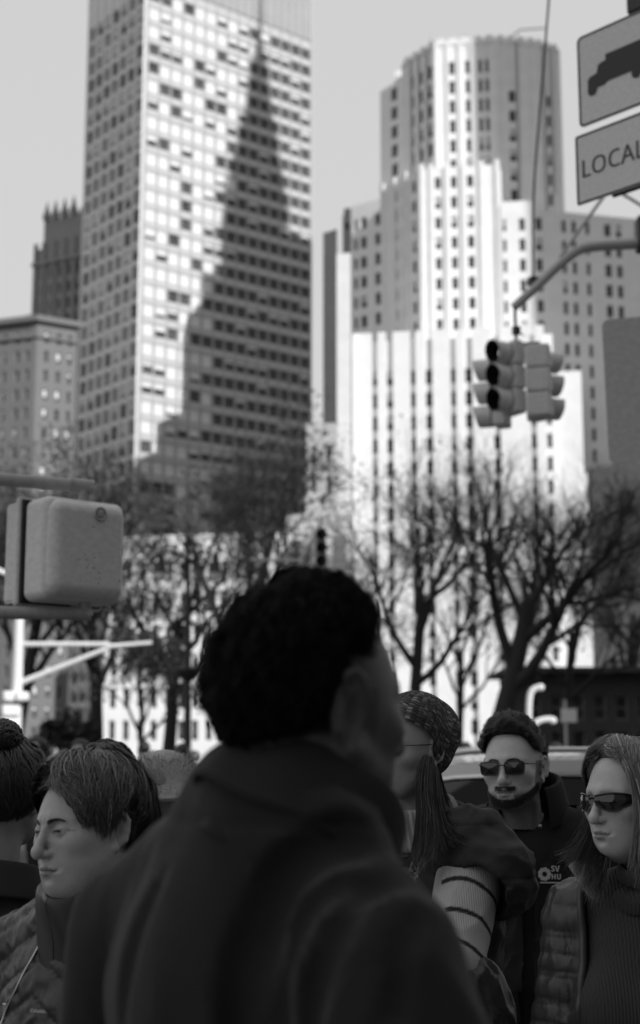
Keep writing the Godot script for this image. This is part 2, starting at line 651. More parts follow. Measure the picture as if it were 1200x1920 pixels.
	for q in pcols + [[pw + 0.1, pw + 0.2]]:
		var x1: float = q[0] - 0.08
		if x1 - x > 0.4:
			box(st, pc + right * (x + x1) / 2 - n * 0.32 + UP * (yp / 2 + 0.6), Vector3(x1 - x, yp + 1.2 + rng.randf_range(-0.2, 0.3), 0.7), Basis(right, UP, n))
		x = q[1] + 0.08
	# the nearest pier block on the right
	var kc := corner(1058, 206)
	var kr := reach(kc, right, 1112)
	var yk := high(1085, 697, 206)
	facade(st, kc, kr, 0, yk, [], [], 0.3)
	roof_and_back(st, [kc, kr], 0, yk, 8.0)
	var kr2 := reach(kr, right, 1139)
	facade(st, kr, kr2, 0, high(1120, 888, 205), [], [], 0.3)
	roof_and_back(st, [kr, kr2], 0, high(1120, 888, 205), 7.0)
	part("wall", st, M.limestone, o)
	holes.sort_custom(func(p, q): return p.c.y > q.c.y)
	put_windows(o, holes, [0, 0, 2, 0, 0, 1], 20.0, 300)
	# flag poles and a water-pipe frame on the roof
	st = new_st()
	for px in [897, 826, 1004]:
		var p := corner(px, 238)
		rod(st, Vector3(p.x, yt, p.z), Vector3(p.x, yt + 4.5, p.z), 0.12, 0.08, 6)
	rod(st, Vector3(corner(930, 240).x, yt + 1, -240), Vector3(corner(1010, 240).x, yt + 6.5, -240), 0.14, 0.14, 6)
	rod(st, Vector3(corner(1010, 240).x, yt + 6.5, -240), Vector3(corner(1060, 240).x, yt + 6.8, -240), 0.14, 0.14, 6)
	part("roof_pole", st, M.window_frame, o)
	# separate older block behind, darker
	var d := thing("dark_office_block", "dark brick office block squeezed between the office tower and the pale skyscraper", "building")
	st = new_st()
	holes = facade(st, gl, gc, 0, yg, cols_at(gl, gc, [[613, 7], [625, 7]]), rows, 0.4)
	roof_and_back(st, [gl, gc], 0, yg, 12.0)
	var g2 := corner(722, 262)
	var g2l := reach(g2, Vector3(-0.8, 0, -0.6), 645)
	var yg2 := high(690, 384, 262)
	facade(st, g2l, g2, 0, yg2, [], [], 0.3)
	roof_and_back(st, [g2l, g2], 0, yg2, 10.0)
	box(st, (g2l + g2) / 2 + UP * (yg2 - 2.5) + Vector3(0, 0, 2), Vector3(7, 3.0, 3))
	part("wall", st, M.brown_stone, d)
	put_windows(d, holes, [0, 3], 30.0)

func far_buildings() -> void:
	# gothic tower behind the office tower
	var o := thing("gothic_building", "grey gothic building with corner pinnacles and steep roof behind the office tower", "building")
	var st := new_st()
	var dirl := Vector3(-cos(deg_to_rad(30)), 0, -sin(deg_to_rad(30)))
	var c := corner(150, 330)
	var l := reach(c, dirl, 30)
	var y := high(60, 450, 332)
	var rows := rows_from(high(60, 500, 332), 4.2, 2.6, y - 2, 20.0)
	var cols := cols_at(l, c, [[48, 7], [66, 7], [84, 7], [102, 7], [118, 6]])
	var holes := facade(st, l, c, 0, y, cols, rows, 0.5)
	roof_and_back(st, [l, c], 0, y, 20.0)
	var l2 := reach(c, dirl, 22)
	var ylow := high(30, 575, 332)
	facade(st, l2 + Vector3(0, 0, 1.5), l + Vector3(0.5, 0, 1.5), 0, ylow, [], [])
	roof_and_back(st, [l2 + Vector3(0, 0, 1.5), l + Vector3(0.5, 0, 1.5)], 0, ylow, 20)
	# upper stage, set back
	var b := Basis(-dirl, UP, (-dirl).cross(UP))
	var u0 := reach(c, dirl, 44)
	var yu := high(60, 400, 334)
	box(st, (u0 + c) / 2 + UP * (yu + y) / 2 - b.z * 5, Vector3(u0.distance_to(c), yu - y, 8), b)
	for px in [36, 52, 72, 92, 112]:
		var p := reach(c, dirl, px) + b.z * 0.25
		box(st, p + UP * (y / 2 + 0.7), Vector3(0.9, y + 1.4, 0.6), b)
	box(st, (l + c) / 2 + UP * (y - 4.0) + b.z * 0.3, Vector3(l.distance_to(c), 0.8, 1.0), b)
	part("wall", st, M.brown_stone, o)
	st = new_st()
	for px in [49, 66, 84, 102]:
		var p := reach(c, dirl, px) - b.z * 1.0
		box(st, p + UP * (yu + 0.8), Vector3(1.5, 1.6, 1.5), b)
		for k in 4:
			var ang := TAU * k / 4 + 0.6
			var ang2 := TAU * (k + 1) / 4 + 0.6
			tri(st, p + UP * (yu + 1.6) + Vector3(cos(ang), 0, sin(ang)), p + UP * (yu + 5.2), p + UP * (yu + 1.6) + Vector3(cos(ang2), 0, sin(ang2)))
	part("pinnacle", st, M.brown_stone, o)
	# steep roof rising behind the office tower
	st = new_st()
	var a0 := Vector3(reach(c, dirl, 104).x, yu, -338)
	var a1 := Vector3(reach(c, dirl, 150).x + 6, yu, -338)
	var ridge := high(131, 320, 340)
	tri(st, a0, Vector3(a1.x - 4, ridge + 8, -344), a1)
	tri(st, a1 + Vector3(0, 0, -14), Vector3(a1.x - 4, ridge + 8, -344), a0 + Vector3(0, 0, -14))
	tri(st, a0 + Vector3(0, 0, -14), Vector3(a1.x - 4, ridge + 8, -344), a0)
	part("roof", st, M.brown_stone, o)
	put_windows(o, holes, [3, 0, 3, 4], 50.0)
	# flat-topped block in front of it
	o = thing("cornice_block", "grey flat-roofed apartment block with a cornice at the left edge", "building")
	st = new_st()
	var d1 := Vector3(cos(deg_to_rad(20)), 0, sin(deg_to_rad(20)))
	c = corner(42, 245)
	l = reach(c, -d1, -70)
	var d2 := Vector3(0.85, 0, -0.52)
	var r := reach(c, d2, 122)
	y = high(42, 600, 245)
	rows = rows_from(high(42, 630, 245), 3.5, 2.0, y - 1, 3.0)
	holes = facade(st, l, c, 0, y, cols_at(l, c, [[-40, 7], [-20, 7], [5, 8], [25, 7]]), rows, 0.4)
	holes += facade(st, c, r, 0, y, cols_at(c, r, [[62, 8], [86, 8], [108, 7]]), rows, 0.4)
	roof_and_back(st, [l, c, r], 0, y, 16)
	for e in [[l, c], [c, r]]:
		var u: Vector3 = (e[1] - e[0]).normalized()
		box(st, (e[0] + e[1]) / 2 + UP * (y + 0.2) + u.cross(UP) * 0.45, Vector3(e[0].distance_to(e[1]) + 0.8, 1.0, 1.2), Basis(u, UP, u.cross(UP)))
		box(st, (e[0] + e[1]) / 2 + UP * (y - 3.0) + u.cross(UP) * 0.2, Vector3(e[0].distance_to(e[1]) + 0.2, 0.5, 0.5), Basis(u, UP, u.cross(UP)))
	part("wall", st, M.cornice_stone_darkened, o)
	put_windows(o, holes, [3, 0, 4, 6, 3], 40.0)
	# low pale buildings seen through the trees
	o = thing("low_pale_building", "low sunlit pale building seen through the trees behind the lamp post", "building")
	st = new_st()
	c = corner(190, 190)
	r = reach(c, Vector3(0.98, 0, 0.12), 545)
	y = high(300, 1005, 190)
	rows = rows_from(4.5, 4.2, 2.6, y, 2.0)
	var list := []
	for i in 13:
		list.append([208 + i * 26, 12])
	holes = facade(st, c, r, 0, y, cols_at(c, r, list), rows, 0.5)
	roof_and_back(st, [c, r], 0, y, 10)
	part("wall", st, M.limestone, o)
	put_windows(o, holes, [0, 2], 0.0)
	o = thing("corner_block", "small pale corner block at the foot of the dark shadowed tower side", "building")
	st = new_st()
	c = corner(536, 196)
	r = reach(c, Vector3(0.97, 0, 0.2), 666)
	y = high(560, 965, 196)
	rows = rows_from(5.0, 4.0, 2.2, y - 1, 2.0)
	holes = facade(st, c, r, 0, y, cols_at(c, r, [[553, 10], [580, 10], [607, 10], [636, 10]]), rows, 0.4)
	roof_and_back(st, [c, r], 0, y, 8)
	var c2 := corner(573, 199)
	var r2 := reach(c2, Vector3(0.97, 0, 0.2), 634)
	var y2 := high(600, 795, 199)
	holes += facade(st, c2, r2, y, y2, cols_at(c2, r2, [[588, 9], [616, 10]]), rows_from(high(600, 910, 199), 4.2, 2.3, y2 - 1, y + 1), 0.4)
	roof_and_back(st, [c2, r2], y, y2, 6)
	part("wall", st, M.pale_brick, o)
	put_windows(o, holes, [0, 3, 2], 0.0)
	# shaded facade at the right edge
	o = thing("shaded_block", "shaded grey masonry block at the right edge behind the bare trees", "building")
	st = new_st()
	l = corner(1118, 150)
	r = reach(l, Vector3(0.62, 0, 0.78), 1400)
	y = high(1140, 880, 150)
	rows = rows_from(high(1160, 940, 145), 4.3, 2.6, y, 1.5)
	list = []
	for i in 5:
		list.append([1155 + i * 40, 15])
	holes = facade(st, l, r, 0, y, cols_at(l, r, list), rows, 0.5)
	roof_and_back(st, [l, r], 0, y, 12)
	part("wall", st, M.grey_stone, o)
	put_windows(o, holes, [0, 3], 6.0)

# buildings outside the frame whose shade the photograph shows; axes along the sun's bearing
func shade_box(st: SurfaceTool, w0: float, w1: float, s0: float, s1: float, y0: float, y1: float) -> void:
	var a := deg_to_rad(SUN_ROUND)
	var s := Vector3(sin(a), 0, cos(a))
	var p := Vector3(s.z, 0, -s.x)
	box(st, p * (w0 + w1) / 2 + s * (s0 + s1) / 2 + UP * (y0 + y1) / 2, Vector3(w1 - w0, y1 - y0, s1 - s0), Basis(p, UP, s))

func shading_buildings() -> void:
	var a := deg_to_rad(SUN_ROUND)
	var s := Vector3(sin(a), 0, cos(a))
	var p := Vector3(s.z, 0, -s.x)
	var o := thing("spired_skyscraper", "stepped stone skyscraper with a pointed spire, outside the picture on the right", "building")
	var st := new_st()
	var S0 := -40.6
	shade_box(st, 169.6, 250, S0, S0 + 40, 0, 158)
	shade_box(st, 171.0, 250, S0 + 1, S0 + 40, 158, 160)
	shade_box(st, 175.0, 230, S0 + 2, S0 + 38, 160, 201)
	shade_box(st, 179.8, 230, S0 + 4, S0 + 36, 201, 209)
	shade_box(st, 179.8, 198.4, S0 + 6, S0 + 24, 209, 217)
	shade_box(st, 198.4, 230, S0 + 6, S0 + 24, 209, 216)
	shade_box(st, 180.4, 198.0, S0 + 7, S0 + 23, 217, 224)
	# the spire: tapering stages with small setbacks
	var prof := [[224, 181.0, 197.5], [233, 182.8, 196.0], [233.2, 183.4, 195.5], [244, 184.9, 194.5], [244.2, 185.6, 193.6], [252, 186.6, 192.6], [258, 187.5, 191.9], [264, 188.9, 190.6], [266, 189.1, 190.3], [282, 189.5, 190.0]]
	for i in prof.size() - 1:
		var q: Array = prof[i]
		var r: Array = prof[i + 1]
		var ring := []
		for e in [q, r]:
			var m: Vector3 = p * (e[1] + e[2]) / 2 + s * (S0 + 15) + UP * e[0]
			var h: float = (e[2] - e[1]) / 2
			ring.append([m - p * h - s * h, m + p * h - s * h, m + p * h + s * h, m - p * h + s * h])
		for k in 4:
			quad(st, ring[1][k], ring[1][(k + 1) % 4], ring[0][(k + 1) % 4], ring[0][k])
	part("wall", st, M.grey_stone, o)
	o = thing("street_building", "tall masonry building behind the camera on the right, shading the pavement", "building")
	st = new_st()
	shade_box(st, -50, 12.5, 22, 62, 0, 38)
	part("wall", st, M.grey_stone, o)
	o = thing("street_building", "masonry building across the street outside the picture, shading the park", "building")
	st = new_st()
	shade_box(st, 23, 90, 30, 60, 0, 74)
	part("wall", st, M.grey_stone, o)

# ------------------------------------------------------------------ street furniture and vehicles
func street_things() -> void:
	var fine := noise_tex(0.03, 12, 5, 512, 0.86, 1.0)
	worn(mat("signal_paint", 0.80, 0.5), fine, 2.2)
	worn(mat("signal_grey", 0.74, 0.5), fine, 1.5)
	worn(mat("arm_paint", 0.40, 0.5), fine, 1.5)
	mat("lens_dark", 0.012, 0.35)
	mat("galvanised", 0.45, 0.45, {"metallic": 0.2})
	worn(mat("white_paint", 0.78, 0.5), fine, 0.7)
	worn(mat("sign_sheet", 0.80, 0.42), fine, 3.0)
	worn(mat("sign_back", 0.5, 0.5), fine, 1.2)
	mat("black_print", 0.012, 0.5)
	mat("iron", 0.02, 0.5)
	mat("rubber", 0.02, 0.8)
	mat("lamp_glass", 0.75, 0.2)
	mat("car_silver", 0.42, 0.25, {"clearcoat_enabled": true, "clearcoat": 1.0, "clearcoat_roughness": 0.04, "metallic": 0.35})
	mat("car_dark", 0.03, 0.25, {"clearcoat_enabled": true, "clearcoat": 1.0, "clearcoat_roughness": 0.04})
	mat("car_white", 0.62, 0.3, {"clearcoat_enabled": true, "clearcoat": 1.0, "clearcoat_roughness": 0.04})
	mat("car_glass", 0.012, 0.05, {"metallic_specular": 0.6})
	mat("chrome", 0.6, 0.12, {"metallic": 1.0})
	crossing_signal()
	hanging_signal()
	truck_sign()
	blank_panel()
	white_mast()
	lamp_post()
	far_signal()
	white_lamp()
	kiosk()
	car("parked_car", "silver car with its long roof behind the man in sunglasses", Vector3(0.55, 0, -8.6), 0.06, M.car_silver, 1.63)
	car("parked_car", "white car further back, left of the man in sunglasses", Vector3(0.85, 0, -14.5), PI - 0.2, M.car_white, 1.66)
	car("parked_car", "dark car far behind on the right beside the park", Vector3(9.5, 0, -33.0), 0.0, M.car_dark, 1.5)
	van()
	bush()

func crossing_signal() -> void:
	# seen from behind, on two arms from a pole at the left
	var o := thing("crossing_signal", "grey pedestrian crossing signal box seen from behind on two arms", "traffic light", Vector3(-1.62, 0, -5.2))
	var base := o.position
	var c := at(139, 1036, 5.3) - base
	var yaw := deg_to_rad(41)
	var b := Basis(UP, yaw)
	var st := new_st()
	soft_box(st, c, Vector3(0.345, 0.385, 0.17), b, 0.035, 4)
	soft_box(st, c + b.z * 0.02, Vector3(0.325, 0.365, 0.20), b, 0.05, 4)
	part("housing", st, M.signal_paint, o)
	st = new_st()
	soft_box(st, c - b.z * 0.108, Vector3(0.375, 0.412, 0.03), b, 0.012, 2)
	part("door_rim", st, M.signal_paint, o)
	st = new_st()
	soft_box(st, c - b.z * 0.089, Vector3(0.352, 0.392, 0.014), b, 0.006, 2)
	part("gasket", st, M.iron, o)
	st = new_st()
	for s in [-1.0, 1.0]:
		box(st, c - b.z * 0.16 + b.x * s * 0.17, Vector3(0.01, 0.36, 0.09), b)
		box(st, c - b.z * 0.16 + b.y * s * 0.185, Vector3(0.34, 0.01, 0.09), b)
	part("visor", st, M.signal_paint, o)
	# round knock-out with a raised ring
	st = new_st()
	var ring := []
	for i in 13:
		var t := TAU * i / 12
		ring.append(c + b.z * 0.122 + b * Vector3(0.035 + cos(t) * 0.024, 0.135 + sin(t) * 0.024, 0))
	var rr := []
	rr.resize(13)
	rr.fill(0.005)
	tube(st, ring, rr, 6, false)
	lathe(st, [Vector2(0.0, 0.006), Vector2(0.012, 0.006), Vector2(0.016, 0.0)], Transform3D(b * Basis(Vector3.RIGHT, PI / 2), c + b.z * 0.12 + b * Vector3(0.035, 0.135, 0)), 16)
	part("knockout_ring", st, M.sign_back, o)
	# specks of dirt and chipped paint
	st = new_st()
	for i in 26:
		var q := Vector3(rng.randf_range(-0.12, 0.13), rng.randf_range(-0.15, 0.12), 0.1205)
		if rng.randf() < 0.5:
			q = Vector3(rng.randf_range(-0.03, 0.05), rng.randf_range(-0.09, 0.0), 0.1205)
		var r := rng.randf_range(0.0012, 0.0034)
		var p := c + b * q
		for k in 5:
			tri(st, p, p + b * Vector3(cos(k * TAU / 5), sin(k * TAU / 5) * rng.randf_range(0.6, 1.4), 0) * r, p + b * Vector3(cos((k + 1) * TAU / 5), sin((k + 1) * TAU / 5), 0) * r)
	part("dirt_specks", st, M.iron, o).set_meta("kind", "stuff")
	st = new_st()
	var a0 := at(0, 891, 5.2) - base
	var a1 := at(150, 911, 5.28) - base
	var e1 := at(176, 914, 5.29) - base
	rod(st, Vector3(0, a0.y - (a1.y - a0.y) * 0.0 + 0.02, 0), a1, 0.0245, -1, 18)
	var b0 := at(150, 1150, 5.28) - base
	var e2 := at(171, 1151, 5.29) - base
	part("arm", st, M.arm_paint, o)
	st = new_st()
	rod(st, Vector3(0, b0.y - 0.0, 0), b0, 0.0245, -1, 18)
	part("arm", st, M.arm_paint, o)
	for p in [[a1, e1, c + UP * 0.18], [b0, e2, c - UP * 0.18]]:
		st = new_st()
		var d: Vector3 = (p[1] - p[0]).normalized()
		rod(st, p[0] - d * 0.03, p[1], 0.0275, -1, 18)
		rod(st, p[0] - d * 0.034, p[0] - d * 0.028, 0.0305, -1, 18)
		rod(st, p[0] + d * 0.018, Vector3(p[0].x + d.x * 0.018, p[2].y, p[0].z + d.z * 0.018), 0.022, -1, 14)
		rod(st, p[1] + Vector3(0, 0, 0.02), p[1] + Vector3(0, 0, 0.033), 0.012, -1, 8)
		part("elbow", st, M.arm_paint, o)
	st = new_st()
	rod(st, Vector3.ZERO, Vector3(0, 3.3, 0), 0.06, 0.055, 20)
	rod(st, Vector3.ZERO, Vector3(0, 0.4, 0), 0.12, 0.08, 20)
	part("pole", st, M.signal_grey, o)

func visor(st: SurfaceTool, c: Vector3, b: Basis, r: float, long: float, flip := false) -> void:
	# one skin of an open tunnel visor, a little longer above than below
	var rows := []
	for k in 2:
		var row := []
		for j in 21:
			var t := TAU * j / 20
			var n := b.x * cos(t) + b.y * sin(t)
			var far := 0.02 if k == 0 else long * (0.88 + 0.12 * sin(t))
			row.append([c + n * r + b.z * far, -n if flip else n])
		rows.append(row)
	grid_rows(st, rows)

func signal_head(o: Node3D, c: Vector3, yaw: float, section := 0.25) -> void:
	var b := Basis(UP, yaw)
	var st := new_st()
	for k in 3:
		soft_box(st, c + UP * (1 - k) * section, Vector3(section * 0.98, section * 0.99, section * 0.62), b, 0.03, 3)
	var housing := part("housing", st, M.signal_grey, o)
	for k in 3:
		st = new_st()
		visor(st, c + UP * (1 - k) * section + b.z * section * 0.3, b, section * 0.46, section * 0.85)
		var vis := part("visor", st, M.signal_grey, o)
		st = new_st()
		visor(st, c + UP * (1 - k) * section + b.z * section * 0.3, b, section * 0.46 - 0.004, section * 0.85, true)
		part("lining", st, M.lens_dark, vis)
		st = new_st()
		lathe(st, [Vector2(section * 0.44, 0.0), Vector2(section * 0.3, 0.02), Vector2(0.0, 0.03)], Transform3D(b * Basis(Vector3.RIGHT, PI / 2), c + UP * (1 - k) * section + b.z * section * 0.31), 20)
		part("lens", st, M.lens_dark, o)

func hanging_signal() -> void:
	var D := 14.0
	var foot := Vector3(at(1290, 500, D).x, 0, -D)
	var o := thing("hanging_traffic_light", "cluster of traffic lights hanging from a curved grey mast arm", "traffic light", foot)
	var st := new_st()
	rod(st, Vector3.ZERO, Vector3(0, at(600, 430, D).y, 0), 0.13, 0.10, 20)
	rod(st, Vector3.ZERO, Vector3(0, 0.5, 0), 0.24, 0.16, 20)
	part("pole", st, M.galvanised, o)
	st = new_st()
	var path := []
	for q in [[1295, 450], [1200, 456], [1120, 461], [1085, 469], [1050, 495], [1005, 538], [964, 576]]:
		path.append(at(q[0], q[1], D) - foot)
	path = smooth_path(path, 5)
	var rr := []
	for i in path.size():
		rr.append(lerpf(0.062, 0.045, i / float(path.size() - 1)))
	tube(st, path, rr, 16)
	part("mast_arm", st, M.galvanised, o)
	st = new_st()
	soft_box(st, at(1206, 440, D) - foot, Vector3(0.14, 0.36, 0.2), Basis.IDENTITY, 0.02, 2)
	part("clamp", st, M.iron, o)
	st = new_st()
	soft_box(st, at(1000, 528, D + 0.05) - foot, Vector3(0.10, 0.09, 0.1), Basis(UP, 0.4), 0.01, 2)
	part("clamp", st, M.iron, o)
	st = new_st()
	rod(st, at(1145, 350, D) - foot, at(1050, 482, D) - foot, 0.018, -1, 8)
	rod(st, at(1145, 350, D) - foot, at(1292, 440, D) - foot, 0.018, -1, 8)
	part("brace", st, M.galvanised, o)
	st = new_st()
	rod(st, at(965, 570, D) - foot, at(968, 645, D) - foot, 0.016, -1, 10)
	soft_box(st, at(968, 620, D) - foot, Vector3(0.07, 0.09, 0.07), Basis(UP, 0.5), 0.01, 2)
	rod(st, at(970, 622, D) - foot, at(983, 630, D) - foot, 0.007, -1, 6)
	rod(st, at(950, 650, D) - foot, at(1012, 644, D) - foot, 0.025, -1, 10)
	rod(st, at(968, 640, D) - foot, at(968, 652, D) - foot, 0.06, 0.09, 12)
	part("hanger", st, M.iron, o)
	signal_head(o, at(962, 710, D) - foot, deg_to_rad(-58))
	signal_head(o, at(1010, 714, D - 0.1) - foot, deg_to_rad(164))
	signal_head(o, at(940, 735, D + 0.35) - foot, deg_to_rad(-112))
	signal_head(o, at(1006, 722, D + 0.4) - foot, deg_to_rad(104))
	# slack cable coming down to the arm
	st = new_st()
	var wire := smooth_path([at(1034, -60, 12.6), at(1017, 150, 13.2), at(1001, 360, 13.8), at(1000, 525, 14.0)], 8)
	var wr := []
	for i in wire.size():
		wr.append(0.011)
	tube(st, wire, wr, 6)
	var w := part(numbered("cable"), st, M.iron, self)
	tag(w, "thin black cable running down from above to the mast arm", "cable")

func plate(w: float, h: float, r: float, z: float, thick: float) -> SurfaceTool:
	# a rounded sheet in the xy plane, from the top-left corner at the origin
	var pts := []
	for q in [[w - r, -r, 0], [r, -r, 1], [r, -h + r, 2], [w - r, -h + r, 3]]:
		for k in 6:
			var t: float = PI / 2 * (q[2] + k / 5.0)
			pts.append(Vector2(q[0] + cos(t) * r, q[1] + sin(t) * r))
	return slab(pts, z, thick)

func slab(pts: Array, z: float, thick: float) -> SurfaceTool:
	var st := new_st()
	var poly := PackedVector2Array(pts)
	var ix := Geometry2D.triangulate_polygon(poly)
	for i in range(0, ix.size(), 3):
		var a := poly[ix[i]]
		var b := poly[ix[i + 1]]
		var c := poly[ix[i + 2]]
		if (b - a).cross(c - a) > 0:
			var s := b
			b = c
			c = s
		tri(st, Vector3(a.x, a.y, z), Vector3(b.x, b.y, z), Vector3(c.x, c.y, z))
		tri(st, Vector3(a.x, a.y, z - thick), Vector3(c.x, c.y, z - thick), Vector3(b.x, b.y, z - thick))
	for i in poly.size():
		var a := poly[i]
		var b := poly[(i + 1) % poly.size()]
		quad(st, Vector3(a.x, a.y, z), Vector3(a.x, a.y, z - thick), Vector3(b.x, b.y, z - thick), Vector3(b.x, b.y, z))
	return st

func outline(w: float, h: float, r: float, t: float, z: float) -> SurfaceTool:
	var st := new_st()
	var ring := []
	for q in [[w - r, -r, 0], [r, -r, 1], [r, -h + r, 2], [w - r, -h + r, 3]]:
		for k in 6:
			var a: float = PI / 2 * (q[2] + k / 5.0)
			ring.append([Vector3(q[0] + cos(a) * r, q[1] + sin(a) * r, z), Vector3(q[0] + cos(a) * (r - t), q[1] + sin(a) * (r - t), z)])
	for i in ring.size():
		var a: Array = ring[i]
		var b: Array = ring[(i + 1) % ring.size()]
		quad(st, a[0], a[1], b[1], b[0])
	return st

func truck_sign() -> void:
	var D := 6.9
	var p := at(1081, 72, D)
	var b := Basis(UP, deg_to_rad(-47))
	var foot := p + b.x * 0.62
	foot.y = 0
	var o := thing("route_sign", "pair of road signs, a truck pictogram above a panel reading LOCAL", "sign", foot)
	var T := Transform3D(b, p - foot)
	var T2 := Transform3D(b, at(1078, 257, D) - foot)
	for s in [[T, 0.52, 0.50, 0.03], [T2, 0.50, 0.375, 0.012]]:
		part("panel", plate(s[1], s[2], s[3], 0.0, 0.004), M.sign_sheet, o, s[0])
		part("border", outline(s[1] - 0.006, s[2] - 0.006, s[3], 0.011, 0.0015), M.black_print, o, s[0] * Transform3D(Basis.IDENTITY, Vector3(0.003, -0.003, 0)))
	# truck silhouette: box body, cab, bonnet, two wheels
	var body := [Vector2(0.175, -0.155), Vector2(0.46, -0.155), Vector2(0.46, -0.305), Vector2(0.185, -0.305), Vector2(0.165, -0.318), Vector2(0.062, -0.318), Vector2(0.062, -0.262), Vector2(0.075, -0.245), Vector2(0.118, -0.238), Vector2(0.128, -0.198), Vector2(0.142, -0.190), Vector2(0.175, -0.186)]
	part("truck_pictogram", slab(body, 0.002, 0.001), M.black_print, o, T)
	for x in [0.090, 0.358]:
		var wheel := []
		for k in 18:
			wheel.append(Vector2(x + cos(TAU * k / 18) * 0.030, -0.318 + sin(TAU * k / 18) * 0.034))
		part("wheel_pictogram", slab(wheel, 0.0028, 0.001), M.black_print, o, T)
	var txt := TextMesh.new()
	txt.text = "LOCAL"
	var f := SystemFont.new()
	f.font_names = PackedStringArray(["Droid Sans"])
	f.font_weight = 500
	txt.font = f
	txt.font_size = 64
	txt.pixel_size = 0.150 / 46.0
	txt.depth = 0.002
	txt.horizontal_alignment = HORIZONTAL_ALIGNMENT_LEFT
	var bb := txt.get_aabb()
	mesh_part("lettering", txt, M.black_print, o, T2 * Transform3D(Basis.from_scale(Vector3(0.375 / bb.size.x, 0.092 / bb.size.y, 1)), Vector3(0.042, -0.190, 0.002)) * Transform3D(Basis.IDENTITY, -Vector3(bb.position.x, bb.get_center().y, 0)))
	var st := new_st()
	rod(st, Vector3(0, 0, 0), Vector3(0, p.y + 0.9, 0), 0.07, 0.06, 18)
	part("pole", st, M.galvanised, o)
	st = new_st()
	for y in [-0.12, -0.4, -0.66, -0.9]:
		st = new_st()
		box(st, Vector3(0, p.y + y, 0) - b.x * 0.2 - b.z * 0.03, Vector3(0.5, 0.03, 0.02), b)
		part("bracket", st, M.iron, o)
	st = new_st()
	soft_box(st, at(1196, 6, D) - foot - b.z * 0.03, Vector3(0.12, 0.09, 0.10), b, 0.01, 2)
	part("bracket", st, M.iron, o)

func blank_panel() -> void:
	var D := 9.0
	var b := Basis(UP, deg_to_rad(-14))
	var p := at(1128, 600, D)
	var foot := p + b.x * 0.55
	foot.y = 0
	foot -= b.z * 0.08
	var o := thing("blank_sign", "plain grey back of a tall sign panel at the right edge", "sign", foot)
	part("panel", plate(0.95, 0.965, 0.05, 0.0, 0.006), M.sign_back, o, Transform3D(b * Basis(Vector3(0, 0, 1), deg_to_rad(1.0)), p - foot))
	var st := new_st()
	rod(st, Vector3.ZERO, Vector3(0, p.y + 0.1, 0), 0.04, -1, 14)
	part("pole", st, M.galvanised, o)

func white_mast() -> void:
	var D := 30.0
	var foot := Vector3(at(28, 1400, D).x, 0, -D)
	var o := thing("street_mast", "white painted street mast with two side arms left of the crossing signal", "street lamp", foot)
	var st := new_st()
	var top := at(40, 1040, D) - foot
	rod(st, Vector3.ZERO, top, 0.15, 0.09, 16)
	rod(st, Vector3.ZERO, Vector3(0, 0.8, 0), 0.26, 0.2, 16)
	part("pole", st, M.white_paint, o)
	st = new_st()
	rod(st, at(26, 1208, D) - foot, at(205, 1208, D) - foot, 0.055, 0.05, 12)
	rod(st, at(34, 1282, D) - foot, at(205, 1214, D) - foot, 0.065, 0.05, 12)
	rod(st, at(205, 1212, D) - foot, at(285, 1205, D) - foot, 0.05, 0.04, 12)
	part("arm", st, M.white_paint, o)
	st = new_st()
	var path := smooth_path([top, at(22, 1078, D) - foot, at(-40, 1052, D) - foot, at(-90, 1050, D) - foot], 5)
	var rr := []
	for i in path.size():
		rr.append(lerpf(0.07, 0.05, i / float(path.size())))
	tube(st, path, rr, 10)
	soft_box(st, at(-100, 1052, D) - foot, Vector3(0.7, 0.16, 0.28), Basis.IDENTITY, 0.06, 2)
	part("lamp_arm", st, M.white_paint, o)
	for q in [[22, 1306, 0.42, 0.22], [40, 1306, 0.3, 0.2], [19, 1333, 0.4, 0.24], [16, 1358, 0.44, 0.26]]:
		st = new_st()
		soft_box(st, at(q[0], q[1], D - 0.25) - foot, Vector3(q[2], q[3], 0.25), Basis(UP, 0.5), 0.06, 3)
		part("signal_box", st, M.white_paint, o)

